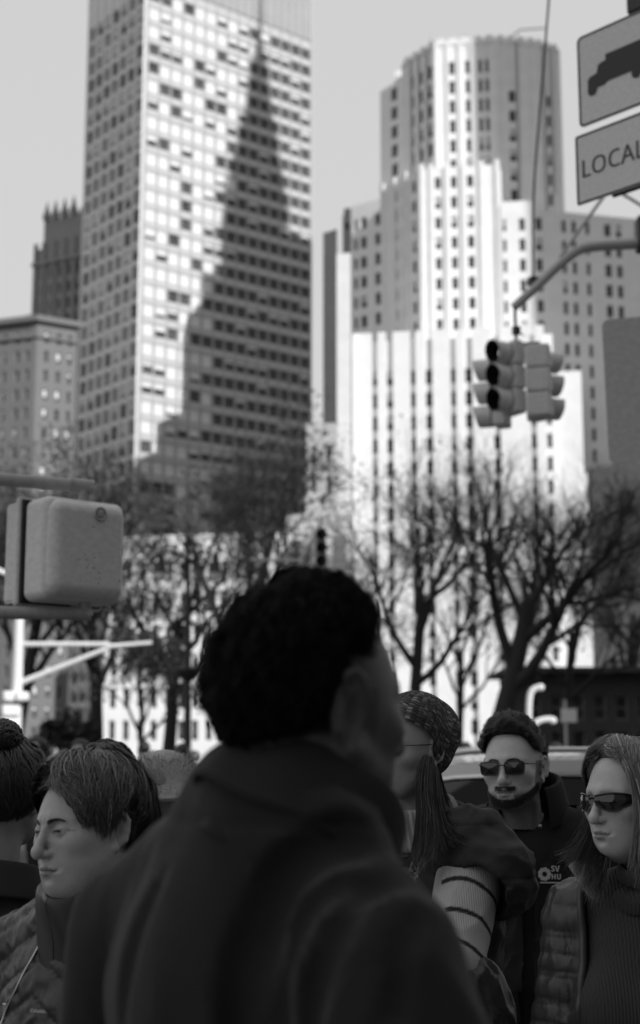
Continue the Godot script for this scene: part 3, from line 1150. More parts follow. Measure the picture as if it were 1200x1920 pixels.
func lamp_post() -> void:
	var D := 40.0
	var foot := Vector3(at(352, 1400, D).x, 0, -D)
	var o := thing("ornate_lamp_post", "dark ornate twin lamp post with hanging lanterns and flower basket", "street lamp", foot)
	var top := at(353, 1022, D) - foot
	var st := new_st()
	tube(st, [Vector3.ZERO, Vector3(0, 0.4, 0), Vector3(0, 0.5, 0), Vector3(0, 1.2, 0), Vector3(0, 1.3, 0), top * 0.8, top], [0.32, 0.3, 0.2, 0.17, 0.11, 0.075, 0.05], 14)
	tube(st, [top, top + UP * 0.15, top + UP * 0.3], [0.11, 0.08, 0.01], 10)
	part("pole", st, M.iron, o)
	for s in [-1.0, 1.0]:
		st = new_st()
		var x := at(353 + s * 51, 1040, D).x - foot.x
		var y := at(353, 1038, D).y
		var path := smooth_path([Vector3(0, y - 0.25, 0), Vector3(x * 0.35, y - 0.02, 0), Vector3(x * 0.75, y + 0.06, 0), Vector3(x, y - 0.05, 0)], 6)
		var rr := []
		for i in path.size():
			rr.append(0.035)
		tube(st, path, rr, 8)
		var scroll := []
		for i in 19:
			var t := i / 18.0 * TAU * 1.25
			scroll.append(Vector3(x * 0.36 + cos(t) * 0.16 * s, y - 0.27 + sin(t) * 0.16, 0))
		rr.resize(19)
		rr.fill(0.025)
		tube(st, scroll, rr, 6)
		part("arm", st, M.iron, o)
		st = new_st()
		var T := Transform3D(Basis.IDENTITY, Vector3(x, y - 0.05, 0))
		lathe(st, [Vector2(0.03, 0.08), Vector2(0.05, 0.0), Vector2(0.11, -0.05), Vector2(0.09, -0.14), Vector2(0.14, -0.22), Vector2(0.15, -0.42), Vector2(0.22, -0.46), Vector2(0.21, -0.50)], T, 16)
		var lan := part("lantern", st, M.iron, o)
		st = new_st()
		lathe(st, [Vector2(0.18, -0.47), Vector2(0.18, -0.55), Vector2(0.13, -0.66), Vector2(0.05, -0.72), Vector2(0.0, -0.73)], T, 16)
		part("globe", st, M.lamp_glass, lan)
	st = new_st()
	var yb := at(352, 1262, D).y
	lathe(st, [Vector2(0.06, yb - 0.25), Vector2(0.2, yb - 0.16), Vector2(0.34, yb), Vector2(0.42, yb + 0.1), Vector2(0.36, yb + 0.14), Vector2(0.05, yb + 0.14)], Transform3D.IDENTITY, 18)
	part("flower_basket", st, M.iron, o)

func far_signal() -> void:
	var D := 42.0
	var foot := Vector3(at(566, 1400, D).x, 0, -D)
	var o := thing("far_traffic_light", "small distant traffic light on a slanted arm above the foreground man's head", "traffic light", foot)
	var st := new_st()
	rod(st, Vector3.ZERO, at(566, 1050, D) - foot, 0.12, 0.08, 12)
	rod(st, at(562, 1054, D) - foot, at(607, 968, D) - foot, 0.06, 0.05, 10)
	rod(st, at(566, 1052, D) - foot, at(470, 1050, D) - foot, 0.045, 0.045, 10)
	part("arm", st, M.galvanised, o)
	signal_head(o, at(596, 1030, D) - foot, 0.25, 0.40)
	signal_head(o, at(636, 1040, D) - foot, PI - 0.2, 0.36)
	st = new_st()
	rod(st, at(590, 1002, D) - foot, at(640, 1008, D) - foot, 0.035, -1, 8)
	part("hanger", st, M.galvanised, o)

func white_lamp() -> void:
	var D := 25.0
	var foot := Vector3(at(992, 1400, D).x, 0, -D)
	var o := thing("white_lamp_post", "short white lamp post with a curved neck behind the man in sunglasses", "street lamp", foot)
	var st := new_st()
	var path := smooth_path([Vector3.ZERO, at(992, 1380, D) - foot, at(992, 1320, D) - foot, at(997, 1296, D) - foot, at(1012, 1288, D) - foot], 6)
	var rr := []
	for i in path.size():
		rr.append(0.055)
	tube(st, path, rr, 12)
	part("pole", st, M.white_paint, o)
	st = new_st()
	path = smooth_path([at(993, 1368, D) - foot, at(1010, 1352, D) - foot, at(1034, 1348, D) - foot], 6)
	tube(st, path, rr.slice(0, path.size()), 10)
	part("branch", st, M.white_paint, o)
	for q in [[1013, 1289], [1036, 1351]]:
		st = new_st()
		soft_box(st, at(q[0], q[1], D) - foot, Vector3(0.14, 0.13, 0.14), Basis.IDENTITY, 0.06, 3)
		part("lamp_head", st, M.white_paint, o)
	o = thing("street_notice", "small pale notice board on a post far behind the man in sunglasses", "sign", Vector3(at(1062, 1400, 38).x, 0, -38))
	st = new_st()
	rod(st, Vector3.ZERO, Vector3(0, 3.0, 0), 0.04, -1, 8)
	part("post", st, M.galvanised, o)
	st = new_st()
	soft_box(st, Vector3(0.08, at(1066, 1342, 38).y, 0.06), Vector3(0.42, 0.36, 0.03), Basis.IDENTITY, 0.012, 2)
	part("board", st, M.white_paint, o)

func kiosk() -> void:
	# low dark park pavilion on the right
	var o := thing("park_pavilion", "low dark park pavilion under the trees on the right", "building", Vector3(0, 0, 0))
	var st := new_st()
	var l := Vector3(at(965, 1400, 66).x, 0, -66)
	var r := Vector3(at(1300, 1400, 66).x, 0, -66)
	var y := at(1100, 1262, 66).y
	var cols := []
	for i in 8:
		cols.append([0.7 + i * 1.0, 1.25 + i * 1.0])
	var holes := facade(st, l, r, 0, y, cols, [[1.0, 2.6], [3.1, 4.2]], 0.25)
	roof_and_back(st, [l, r], 0, y, 6)
	part("wall", st, M.dark_brick, o)
	st = new_st()
	box(st, (l + r) / 2 + UP * (y + 0.12) + Vector3(0, 0, -2.7), Vector3(l.distance_to(r) + 0.8, 0.24, 7))
	part("roof", st, M.dark_brick, o)
	put_windows(o, holes, [0, 3], 0.0)
	# iron park fence along the kerb, one rail set and its pickets
	o = thing("park_fence", "dark iron park fence running behind the crowd", "fence", Vector3(0, 0.12, -36.5))
	st = new_st()
	for yy in [0.25, 1.15]:
		box(st, Vector3(0, yy, 0), Vector3(60, 0.05, 0.04))
	part("rail", st, M.iron, o)
	st = new_st()
	for i in 300:
		box(st, Vector3(-30 + i * 0.2, 0.65, 0), Vector3(0.02, 1.3, 0.02))
	var p := part("pickets", st, M.iron, o)
	p.set_meta("kind", "stuff")

# a car along +x, wheels on the ground: stations along the length give belt, roof and half width
func car(called: String, label: String, where: Vector3, turn: float, paint: Material, tall: float) -> void:
	var o := thing(called, label, "car", where, "cars standing in the street")
	o.rotation.y = turn
	var L := 4.6
	var hood := [[0.0, 0.62, 0.70], [0.03, 0.78, 0.80], [0.12, 0.90, 0.86], [0.26, 0.98, 0.90], [0.36, 1.02, 0.91], [0.48, 1.03, 0.92], [0.62, 1.04, 0.92], [0.76, 1.06, 0.91], [0.88, 1.07, 0.88], [0.96, 1.05, 0.84], [1.0, 0.85, 0.78]]
	var st := new_st()
	var rows := []
	for h in hood:
		var x: float = (h[0] - 0.5) * L
		var y: float = h[1]
		var w: float = h[2]
		var row := []
		for q in [[-w * 0.9, 0.28], [-w, 0.45], [-w * 1.01, 0.7], [-w * 0.985, y - 0.10], [-w * 0.93, y - 0.02], [-w * 0.6, y + 0.015], [0, y + 0.03], [w * 0.6, y + 0.015], [w * 0.93, y - 0.02], [w * 0.985, y - 0.10], [w * 1.01, 0.7], [w, 0.45], [w * 0.9, 0.28]]:
			row.append([Vector3(x, minf(q[1], y + 0.03), q[0]), Vector3.ZERO])
		rows.append(row)
	smooth_rows(rows)
	grid_rows(st, rows)
	for e in [0, rows.size() - 1]:
		for j in rows[e].size() - 2:
			tri(st, rows[e][0][0], rows[e][j + 1][0], rows[e][j + 2][0])
	part("body", st, paint, o)
	# greenhouse: rows from belt to roof along the length
	var cab := func(t: float, v: float) -> Array:
		# t along the length, v 0 belt to 1 roof edge; returns x, y, half width
		var y0 := 1.03
		var x0 := lerpf(-0.17, 0.47, t)
		var x1 := lerpf(-0.035, 0.36, t)
		var bulge := 1.0 - pow(absf(t * 2.0 - 1.0), 3.5) * 0.10
		return [lerpf(x0, x1, v) * L, lerpf(y0, (tall - 0.05) * lerpf(1.0, bulge, 0.6), v), lerpf(0.885, 0.66, v) + 0.015 * sin(v * PI)]
	for s in [-1.0, 1.0]:
		st = new_st()
		for f in [[0.0, 1.0, 0.86, 1.0], [0.0, 1.0, 0.0, 0.08], [0.0, 0.07, 0.08, 0.86], [0.36, 0.40, 0.08, 0.86], [0.66, 0.70, 0.08, 0.86], [0.93, 1.0, 0.08, 0.86]]:
			cab_patch(st, cab, f, s, 0.0)
		part("pillar_frame", st, paint, o)
		for f in [[0.07, 0.36, 0.08, 0.86], [0.40, 0.66, 0.08, 0.86], [0.70, 0.93, 0.08, 0.86]]:
			st = new_st()
			cab_patch(st, cab, f, s, -0.012)
			part("side_window", st, M.car_glass, o)
		st = new_st()
		cab_patch(st, cab, [0.05, 0.95, 0.845, 0.875], s, 0.008)
		part("window_trim", st, M.chrome, o)
		st = new_st()
		var rail := []
		for k in 9:
			var c: Array = cab.call(0.12 + 0.76 * k / 8.0, 1.0)
			rail.append(Vector3(c[0], c[1] + 0.055, s * (c[2] - 0.06)))
		var rr := []
		rr.resize(9)
		rr.fill(0.017)
		tube(st, rail, rr, 8)
		part("roof_rail", st, M.chrome, o)
	# roof skin
	st = new_st()
	rows = []
	for k in 17:
		var t := k / 16.0
		var c: Array = cab.call(t, 1.0)
		var row := []
		for j in 13:
			var u := -1.0 + j / 6.0
			row.append([Vector3(c[0], c[1] + 0.055 * (1.0 - pow(absf(u), 2.6)), c[2] * u), Vector3.ZERO])
		rows.append(row)
	smooth_rows(rows)
	grid_rows(st, rows)
	part("roof", st, paint, o)
	for e in [0.0, 1.0]:
		st = new_st()
		rows = []
		for k in 5:
			var c: Array = cab.call(e, k / 4.0)
			var row := []
			for j in 9:
				var u := -1.0 + j / 4.0
				row.append([Vector3(c[0] + (1.0 - u * u) * 0.16 * (e * 2.0 - 1.0), c[1] + (0.05 if k == 4 else 0.0) * (1.0 - u * u), c[2] * u), Vector3.ZERO])
			rows.append(row)
		smooth_rows(rows)
		grid_rows(st, rows)
		part("windscreen" if e == 0.0 else "rear_window", st, M.car_glass, o)
	for x in [-0.31, 0.31]:
		for s in [-1.0, 1.0]:
			st = new_st()
			var T := Transform3D(Basis(Vector3.RIGHT, PI / 2 * s), Vector3(x * L, 0.33, s * 0.78))
			lathe(st, [Vector2(0.2, -0.1), Vector2(0.31, -0.11), Vector2(0.335, -0.06), Vector2(0.335, 0.06), Vector2(0.31, 0.11), Vector2(0.2, 0.1)], T, 24)
			var wheel := part("wheel", st, M.rubber, o)
			st = new_st()
			lathe(st, [Vector2(0.2, 0.1), Vector2(0.19, 0.07), Vector2(0.06, 0.09), Vector2(0.0, 0.09)], T, 20)
			part("rim", st, M.chrome, wheel)

func cab_patch(st: SurfaceTool, cab: Callable, f: Array, s: float, out: float) -> void:
	var rows := []
	for k in 7:
		var row := []
		for j in 5:
			var c: Array = cab.call(lerpf(f[0], f[1], k / 6.0), lerpf(f[2], f[3], j / 4.0))
			row.append([Vector3(c[0], c[1], s * (c[2] + out)), Vector3.ZERO])
		rows.append(row)
	smooth_rows(rows)
	grid_rows(st, rows)

func smooth_rows(rows: Array) -> void:
	# normals from the neighbours in a grid of [position, normal]
	var n := rows.size()
	for i in n:
		var m: int = rows[i].size()
		for j in m:
			var a: Vector3 = rows[mini(i + 1, n - 1)][j][0] - rows[maxi(i - 1, 0)][j][0]
			var b: Vector3 = rows[i][mini(j + 1, m - 1)][0] - rows[i][maxi(j - 1, 0)][0]
			rows[i][j][1] = a.cross(b).normalized()

func van() -> void:
	var D := 60.0
	var p := at(97, 1400, D)
	var o := thing("delivery_van", "pale delivery van seen end on behind the crowd on the left", "van", Vector3(p.x, 0, -D))
	var st := new_st()
	soft_box(st, Vector3(0, 1.28, -2.2), Vector3(1.95, 1.95, 4.6), Basis.IDENTITY, 0.09, 3)
	part("body", st, M.car_white, o)
	st = new_st()
	for s in [-1.0, 1.0]:
		box(st, Vector3(s * 0.45, 1.75, 0.103), Vector3(0.7, 0.55, 0.01))
	part("rear_window", st, M.car_glass, o)
	for x in [-0.8, 0.8]:
		for z in [-0.9, -3.6]:
			st = new_st()
			lathe(st, [Vector2(0.0, -0.11), Vector2(0.31, -0.11), Vector2(0.34, -0.06), Vector2(0.34, 0.06), Vector2(0.31, 0.11), Vector2(0.0, 0.11)], Transform3D(Basis(Vector3(0, 0, 1), PI / 2), Vector3(x, 0.34, z)), 20)
			part("wheel", st, M.rubber, o)

# ------------------------------------------------------------------ trees
var leaf_spots := []
func limb(thick: SurfaceTool, thin: SurfaceTool, p: Vector3, d: Vector3, long: float, r: float, level: int, last: int, wild: float, lift: float) -> void:
	var seg: int = [5, 6, 5, 4, 3, 3][level]
	var pts := [p]
	var rr := [r]
	var q := p
	var dir := d
	for i in seg:
		dir = (dir + Vector3(rng.randf_range(-1, 1), rng.randf_range(-1, 1), rng.randf_range(-1, 1)) * wild * (0.35 if level == 0 else 1.0) + UP * lift * (0.4 if level > 0 else 0.1)).normalized()
		q += dir * long / seg
		pts.append(q)
		rr.append(r * lerpf(1.0, 0.62 if level == 0 else 0.32, (i + 1) / float(seg)))
	tube(thick if level < 2 else thin, pts, rr, [10, 7, 5, 4, 3, 3][level], false)
	if level >= last - 1:
		for i in range(1, pts.size()):
			leaf_spots.append(pts[i])
	if level == last:
		return
	var kids: int = [6, 6, 6, 5, 4][level]
	for k in kids:
		var t := lerpf(0.35 if level else 0.55, 1.0, (k + rng.randf_range(0.2, 0.8)) / kids) if level else lerpf(0.5, 1.0, (k + 0.6) / kids)
		var f: float = t * seg
		var i := mini(int(f), seg - 1)
		var o: Vector3 = pts[i].lerp(pts[i + 1], f - i)
		var ax: Vector3 = (pts[i + 1] - pts[i]).normalized()
		var side := ax.cross(Vector3(rng.randf_range(-1, 1), rng.randf_range(-1, 1), rng.randf_range(-1, 1)).normalized()).normalized()
		if level == 0:
			side = Vector3(cos(k * 2.4 + rng.randf()), 0, sin(k * 2.4 + rng.randf()))
		var spread := rng.randf_range(0.45, 0.95) if level else rng.randf_range(0.4, 0.75)
		var nd := (ax * cos(spread) + side * sin(spread)).normalized()
		limb(thick, thin, o, nd, long * rng.randf_range(0.5, 0.78) * (1.15 - 0.35 * t if level else 1.0), rr[i] * rng.randf_range(0.5, 0.68), level + 1, last, wild, lift)

func tree(label: String, px: float, depth: float, tall: float, r: float, lean: Vector3, bark: Material, leaves: int, seed_: int, last := 4, wild := 0.2, lift := 0.1) -> void:
	rng.seed = seed_
	var foot := Vector3((px - 600.0) / 2705.0 * depth, 0.1, -depth)
	var o := thing("bare_tree", label, "tree", foot, "trees of the park")
	var thick := new_st()
	var thin := new_st()
	leaf_spots = []
	limb(thick, thin, Vector3.ZERO, (UP + lean).normalized(), tall * 0.42, r, 0, last, wild, lift)
	part("trunk", thick, bark, o)
	part("crown", thin, bark, o)
	if leaves:
		var st := new_st()
		for i in leaves:
			var p: Vector3 = leaf_spots[rng.randi() % leaf_spots.size()] + Vector3(rng.randf_range(-1, 1), rng.randf_range(-1, 0.6), rng.randf_range(-1, 1)) * 0.28
			var a := Vector3(rng.randf_range(-1, 1), rng.randf_range(-1, 1), rng.randf_range(-1, 1)).normalized() * rng.randf_range(0.045, 0.1)
			var b := a.cross(Vector3(rng.randf_range(-1, 1), rng.randf_range(-1, 1), rng.randf_range(-1, 1))).normalized() * a.length() * 0.7
			quad(st, p + a, p + b, p - a, p - b)
		var lv := part("foliage", st, M.leaf, o)
		lv.set_meta("kind", "stuff")

func trees() -> void:
	mat("leaf", 0.17, 0.8, {"backlight_enabled": true, "backlight": grey(0.06)})
	mat("dark_leaf", 0.035, 0.8)
	tree("bare dark tree with a forked trunk right of the foreground man's head", 768, 56, 18.0, 0.30, Vector3(0.05, 0, 0), M.bark, 1500, 11, 5, 0.2, 0.12)
	tree("big dark bare tree leaning right above the man in sunglasses", 915, 48, 16.0, 0.42, Vector3(0.16, 0, 0.02), M.bark, 0, 5, 5, 0.2, 0.1)
	tree("thin dark bare tree between the two larger ones on the right", 862, 68, 15.0, 0.20, Vector3(0.02, 0, 0), M.bark, 0, 17, 4, 0.2, 0.15)
	tree("slim dark bare tree before the pale pier at the far right", 1056, 62, 16.0, 0.22, Vector3(-0.04, 0, 0), M.bark, 2500, 23, 5, 0.2, 0.15)
	tree("leafy grey tree at the right edge before the shaded block", 1185, 70, 18.0, 0.3, Vector3(0, 0, 0), M.bark, 14000, 29, 4, 0.2, 0.12)
	tree("pale-limbed leafy tree before the dark shadowed side of the office tower", 470, 52, 17.5, 0.34, Vector3(0.06, 0, 0), M.pale_bark, 5500, 31, 4, 0.17, 0.16)
	tree("leafy tree spreading behind the ornate lamp post", 312, 58, 16.5, 0.30, Vector3(0.02, 0, 0), M.bark, 1500, 37, 4, 0.22, 0.1)
	tree("leafy tree left of the lamp post, behind the crossing signal", 180, 64, 18.0, 0.34, Vector3(-0.02, 0, 0), M.bark, 11000, 41, 4, 0.2, 0.12)
	tree("leafy tree at the left edge behind the white mast", 20, 60, 17.5, 0.34, Vector3(0.03, 0, 0), M.bark, 11000, 43, 4, 0.2, 0.12)
	tree("small leafy young tree before the low pale building", 262, 50, 8.0, 0.12, Vector3(0.02, 0, 0), M.bark, 3500, 53, 4, 0.22, 0.12)
	tree("leafy tree standing furthest back in the middle of the park", 610, 78, 18.0, 0.3, Vector3(0.0, 0, 0), M.bark, 9000, 47, 4, 0.2, 0.12)

func bush() -> void:
	rng.seed = 77
	var D := 52.0
	var p := at(118, 1400, D)
	var o := thing("evergreen_bush", "dense dark evergreen bush behind the crowd under the crossing signal", "bush", Vector3(p.x, 0.1, -D))
	var st := new_st()
	for i in 9000:
		var u := Vector3(rng.randfn(0, 1), rng.randfn(0, 1), rng.randfn(0, 1)).normalized() * pow(rng.randf(), 0.3)
		var c := Vector3(u.x * 1.7, 1.7 + u.y * 1.65, u.z * 1.5) * (0.85 + 0.15 * sin(u.x * 7.0) * cos(u.y * 6.0))
		var a := Vector3(rng.randf_range(-1, 1), rng.randf_range(-1, 1), rng.randf_range(-1, 1)).normalized() * rng.randf_range(0.06, 0.13)
		var b := a.cross(Vector3(rng.randf_range(-1, 1), rng.randf_range(-1, 1), rng.randf_range(-1, 1))).normalized() * a.length() * 0.6
		quad(st, c + a, c + b, c - a, c - b)
	part("foliage", st, M.leaf_for_bush if M.has("leaf_for_bush") else mat("leaf_for_bush", 0.035, 0.8), o)
	st = new_st()
	for k in 5:
		rod(st, Vector3(k * 0.1 - 0.2, -0.1, 0), Vector3(k * 0.5 - 1.0, 1.6, 0.1 * k), 0.05, 0.02, 6)
	part("stem", st, M.bark, o)

# ------------------------------------------------------------------ continuous bodies: distance fields meshed as surface nets
class Field:
	var kind := PackedInt32Array()      # 0 tapered capsule, 1 ellipsoid
	var cut := PackedInt32Array()
	var A := PackedVector3Array()
	var B := PackedVector3Array()
	var R := PackedFloat32Array()
	var Q := PackedFloat32Array()
	var K := PackedFloat32Array()
	var T: Array[Transform3D] = []
	var rings: PackedVector3Array = PackedVector3Array()   # per capsule: bulges along it (count, height, 0)
	var detail = null
	var all := PackedInt32Array()
	var T0 := Transform3D.IDENTITY      # axes the next shapes are given in
	var S0 := 1.0

	func _add(k_: int, c_: int, a: Vector3, b: Vector3, r: float, q: float, k: float, t := Transform3D.IDENTITY, ring := Vector3.ZERO) -> void:
		kind.append(k_); cut.append(c_); A.append(a); B.append(b); R.append(r); Q.append(q); K.append(maxf(k, 0.0005)); T.append(t); rings.append(ring)
		all.append(all.size())

	func cap(a: Vector3, b: Vector3, r: float, q := -1.0, k := 0.02, ring := Vector3.ZERO) -> void:
		_add(0, 0, T0 * a, T0 * b, r * S0, (r if q < 0 else q) * S0, k * S0, Transform3D.IDENTITY, ring)
	func cap_cut(a: Vector3, b: Vector3, r: float, q := -1.0, k := 0.005) -> void:
		_add(0, 1, T0 * a, T0 * b, r * S0, (r if q < 0 else q) * S0, k * S0)
	func ell(c: Vector3, r: Vector3, k := 0.02, turn := Basis.IDENTITY) -> void:
		_add(1, 0, r * S0, Vector3.ZERO, minf(r.x, minf(r.y, r.z)) * S0, 0.0, k * S0, Transform3D(T0.basis.orthonormalized() * turn, T0 * c).affine_inverse())
	func ell_cut(c: Vector3, r: Vector3, k := 0.005, turn := Basis.IDENTITY) -> void:
		_add(1, 1, r * S0, Vector3.ZERO, 0.0, 0.0, k * S0, Transform3D(T0.basis.orthonormalized() * turn, T0 * c).affine_inverse())

	func one(i: int, p: Vector3) -> float:
		if kind[i] == 0:
			var a := A[i]
			var ab := B[i] - a
			var t := clampf((p - a).dot(ab) / maxf(ab.length_squared(), 1e-9), 0.0, 1.0)
			var r := lerpf(R[i], Q[i], t)
			var g := rings[i]
			if g.x > 0.0:
				r += g.y * (sqrt(absf(sin(t * g.x * PI))) - 0.6)
			return (p - a - ab * t).length() - r
		var q := T[i] * p
		var r3 := A[i]
		var u := q / r3
		var k0 := u.length()
		if k0 < 1e-5:
			return -minf(r3.x, minf(r3.y, r3.z))
		var k1 := (u / r3).length()
		return k0 * (k0 - 1.0) / k1

	func d(p: Vector3, list: PackedInt32Array) -> float:
		var v := 1e3
		for i in list:
			var e := one(i, p)
			var k := K[i]
			if cut[i] == 0:
				var h := k - absf(v - e)
				v = minf(v, e)
				if h > 0.0:
					v -= h * h * 0.25 / k
			else:
				e = -e
				var h := k - absf(v - e)
				v = maxf(v, e)
				if h > 0.0:
					v += h * h * 0.25 / k
		return v

	func near(p: Vector3, reach: float) -> Array:
		# value at p and the shapes that can matter within reach of it
		var ds := PackedFloat32Array()
		var v := 1e3
		for i in all:
			var e := one(i, p)
			ds.append(e)
			var k := K[i]
			if cut[i] == 0:
				var h := k - absf(v - e)
				v = minf(v, e)
				if h > 0.0:
					v -= h * h * 0.25 / k
			else:
				var h := k - absf(v + e)
				v = maxf(v, -e)
				if h > 0.0:
					v += h * h * 0.25 / k
		var list := PackedInt32Array()
		for i in all:
			if cut[i] == 0:
				if ds[i] < maxf(v, 0.0) + 2.6 * reach + K[i]:
					list.append(i)
			elif -ds[i] > minf(v, 0.0) - 2.6 * reach - K[i]:
				list.append(i)
		return [v, list]

	func full(p: Vector3) -> float:
		var v := d(p, all)
		if detail != null:
			v -= detail.call(p)
		return v

class Shape:
	var v := PackedVector3Array()
	var n := PackedVector3Array()
	var c := PackedColorArray()
	var ix := PackedInt32Array()
	func put(p: Vector3, nn: Vector3, cc: Color) -> int:
		v.append(p); n.append(nn); c.append(cc)
		return v.size() - 1
	func face(a: int, b: int, d: int) -> void:
		# wound to agree with the normals
		if (v[d] - v[a]).cross(v[b] - v[a]).dot(n[a] + n[b] + n[d]) < 0.0:
			ix.append(a); ix.append(d); ix.append(b)
		else:
			ix.append(a); ix.append(b); ix.append(d)
	func mesh(into: ArrayMesh = null) -> ArrayMesh:
		var m := into if into else ArrayMesh.new()
		var arr := []
		arr.resize(Mesh.ARRAY_MAX)
		arr[Mesh.ARRAY_VERTEX] = v
		arr[Mesh.ARRAY_NORMAL] = n
		arr[Mesh.ARRAY_COLOR] = c
		arr[Mesh.ARRAY_INDEX] = ix
		m.add_surface_from_arrays(Mesh.PRIMITIVE_TRIANGLES, arr)
		return m

# meshes the field inside the box lo..hi; tint(p) gives the vertex colour; keep(p) false drops what is not wanted (openings)
func nets(f: Field, lo: Vector3, hi: Vector3, cell: float, into: Shape, tint = null, keep = null) -> void:
	var s := hi - lo
	var BL := 6
	var bx := int(ceil(s.x / cell / BL)) + 1
	var by := int(ceil(s.y / cell / BL)) + 1
	var bz := int(ceil(s.z / cell / BL)) + 1
	var nx := bx * BL + 1
	var ny := by * BL + 1
	var nz := bz * BL + 1
	var g := PackedFloat32Array()
	g.resize(nx * ny * nz)
	g.fill(1e9)
	var vid := PackedInt32Array()
	vid.resize(nx * ny * nz)
	vid.fill(-1)
	var active := PackedInt32Array()
	var half := cell * BL * 0.5
	var reach := half * 1.75
	var has_detail := f.detail != null
	var slack := reach * 1.25 + (0.02 if has_detail else 0.0)
	for iz in bz:
		for iy in by:
			for ix in bx:
				var c := lo + Vector3(ix * BL, iy * BL, iz * BL) * cell + Vector3.ONE * half
				var nr := f.near(c, reach + (0.02 if has_detail else 0.0))
				var dv: float = nr[0]
				if absf(dv) > slack:
					continue
				active.append(ix * BL); active.append(iy * BL); active.append(iz * BL)
				var list: PackedInt32Array = nr[1]
				for z in BL + 1:
					for y in BL + 1:
						var row := ((iz * BL + z) * ny + iy * BL + y) * nx + ix * BL
						for x in BL + 1:
							if g[row + x] > 1e8:
								var p := lo + Vector3(ix * BL + x, iy * BL + y, iz * BL + z) * cell
								var v := f.d(p, list)
								if has_detail and absf(v) < 0.04:
									v -= f.detail.call(p)
								g[row + x] = v
	var sy := nx
	var sz := nx * ny
	var corner_at := PackedInt32Array([0, 1, sy, sy + 1, sz, sz + 1, sz + sy, sz + sy + 1])
	var corners := PackedVector3Array([Vector3(0, 0, 0), Vector3(1, 0, 0), Vector3(0, 1, 0), Vector3(1, 1, 0), Vector3(0, 0, 1), Vector3(1, 0, 1), Vector3(0, 1, 1), Vector3(1, 1, 1)])
	var edges := PackedInt32Array([0, 1, 2, 3, 4, 5, 6, 7, 0, 2, 1, 3, 4, 6, 5, 7, 0, 4, 1, 5, 2, 6, 3, 7])
	var made := PackedInt32Array()
	var e := PackedFloat32Array()
	e.resize(8)
	for b in range(0, active.size(), 3):
		for z in BL:
			for y in BL:
				var at_ := ((active[b + 2] + z) * ny + active[b + 1] + y) * nx + active[b]
				for x in BL:
					var o := at_ + x
					var neg := 0
					for k in 8:
						e[k] = g[o + corner_at[k]]
						if e[k] < 0.0:
							neg += 1
					if neg == 0 or neg == 8:
						continue
					var sum := Vector3.ZERO
					var cnt := 0
					for k in range(0, 24, 2):
						var p := edges[k]
						var q := edges[k + 1]
						if (e[p] < 0.0) != (e[q] < 0.0):
							sum += corners[p].lerp(corners[q], e[p] / (e[p] - e[q]))
							cnt += 1
					var at2 := lo + (Vector3(active[b] + x, active[b + 1] + y, active[b + 2] + z) + sum / cnt) * cell
					if keep != null and not keep.call(at2):
						continue
					var nn := Vector3(e[1] + e[3] + e[5] + e[7] - e[0] - e[2] - e[4] - e[6], e[2] + e[3] + e[6] + e[7] - e[0] - e[1] - e[4] - e[5], e[4] + e[5] + e[6] + e[7] - e[0] - e[1] - e[2] - e[3]).normalized()
					vid[o] = into.put(at2, nn, tint.call(at2) if tint != null else Color.WHITE)
					made.append(o)
	for o in made:
		var neg := g[o] < 0.0
		if neg != (g[o + 1] < 0.0):
			quad_of(into, vid, o, o - sy, o - sy - sz, o - sz)
		if neg != (g[o + sy] < 0.0):
			quad_of(into, vid, o, o - 1, o - 1 - sz, o - sz)
		if neg != (g[o + sz] < 0.0):
			quad_of(into, vid, o, o - 1, o - 1 - sy, o - sy)

func quad_of(s: Shape, vid: PackedInt32Array, a: int, b: int, c: int, d: int) -> void:
	if mini(mini(a, b), mini(c, d)) < 0:
		return
	if vid[a] < 0 or vid[b] < 0 or vid[c] < 0 or vid[d] < 0:
		return
	s.face(vid[a], vid[b], vid[c])
	s.face(vid[a], vid[c], vid[d])

# the point where the camera-side line through a pixel meets a field (for placing things on cloth)
func on_field(f: Field, px: float, py: float, from: float, off: Vector3, lift := 0.002) -> Vector3:
	var r := ray(px, py).normalized()
	var t := from
	for i in 80:
		var v := f.full(EYE + r * t - off)
		if v < lift:
			break
		t += clampf(v * 0.7, 0.001, 0.2)
	return EYE + r * t - off

func finish(called: String, s: Shape, m: Material, parent: Node) -> MeshInstance3D:
	return mesh_part(called, s.mesh(), m, parent)

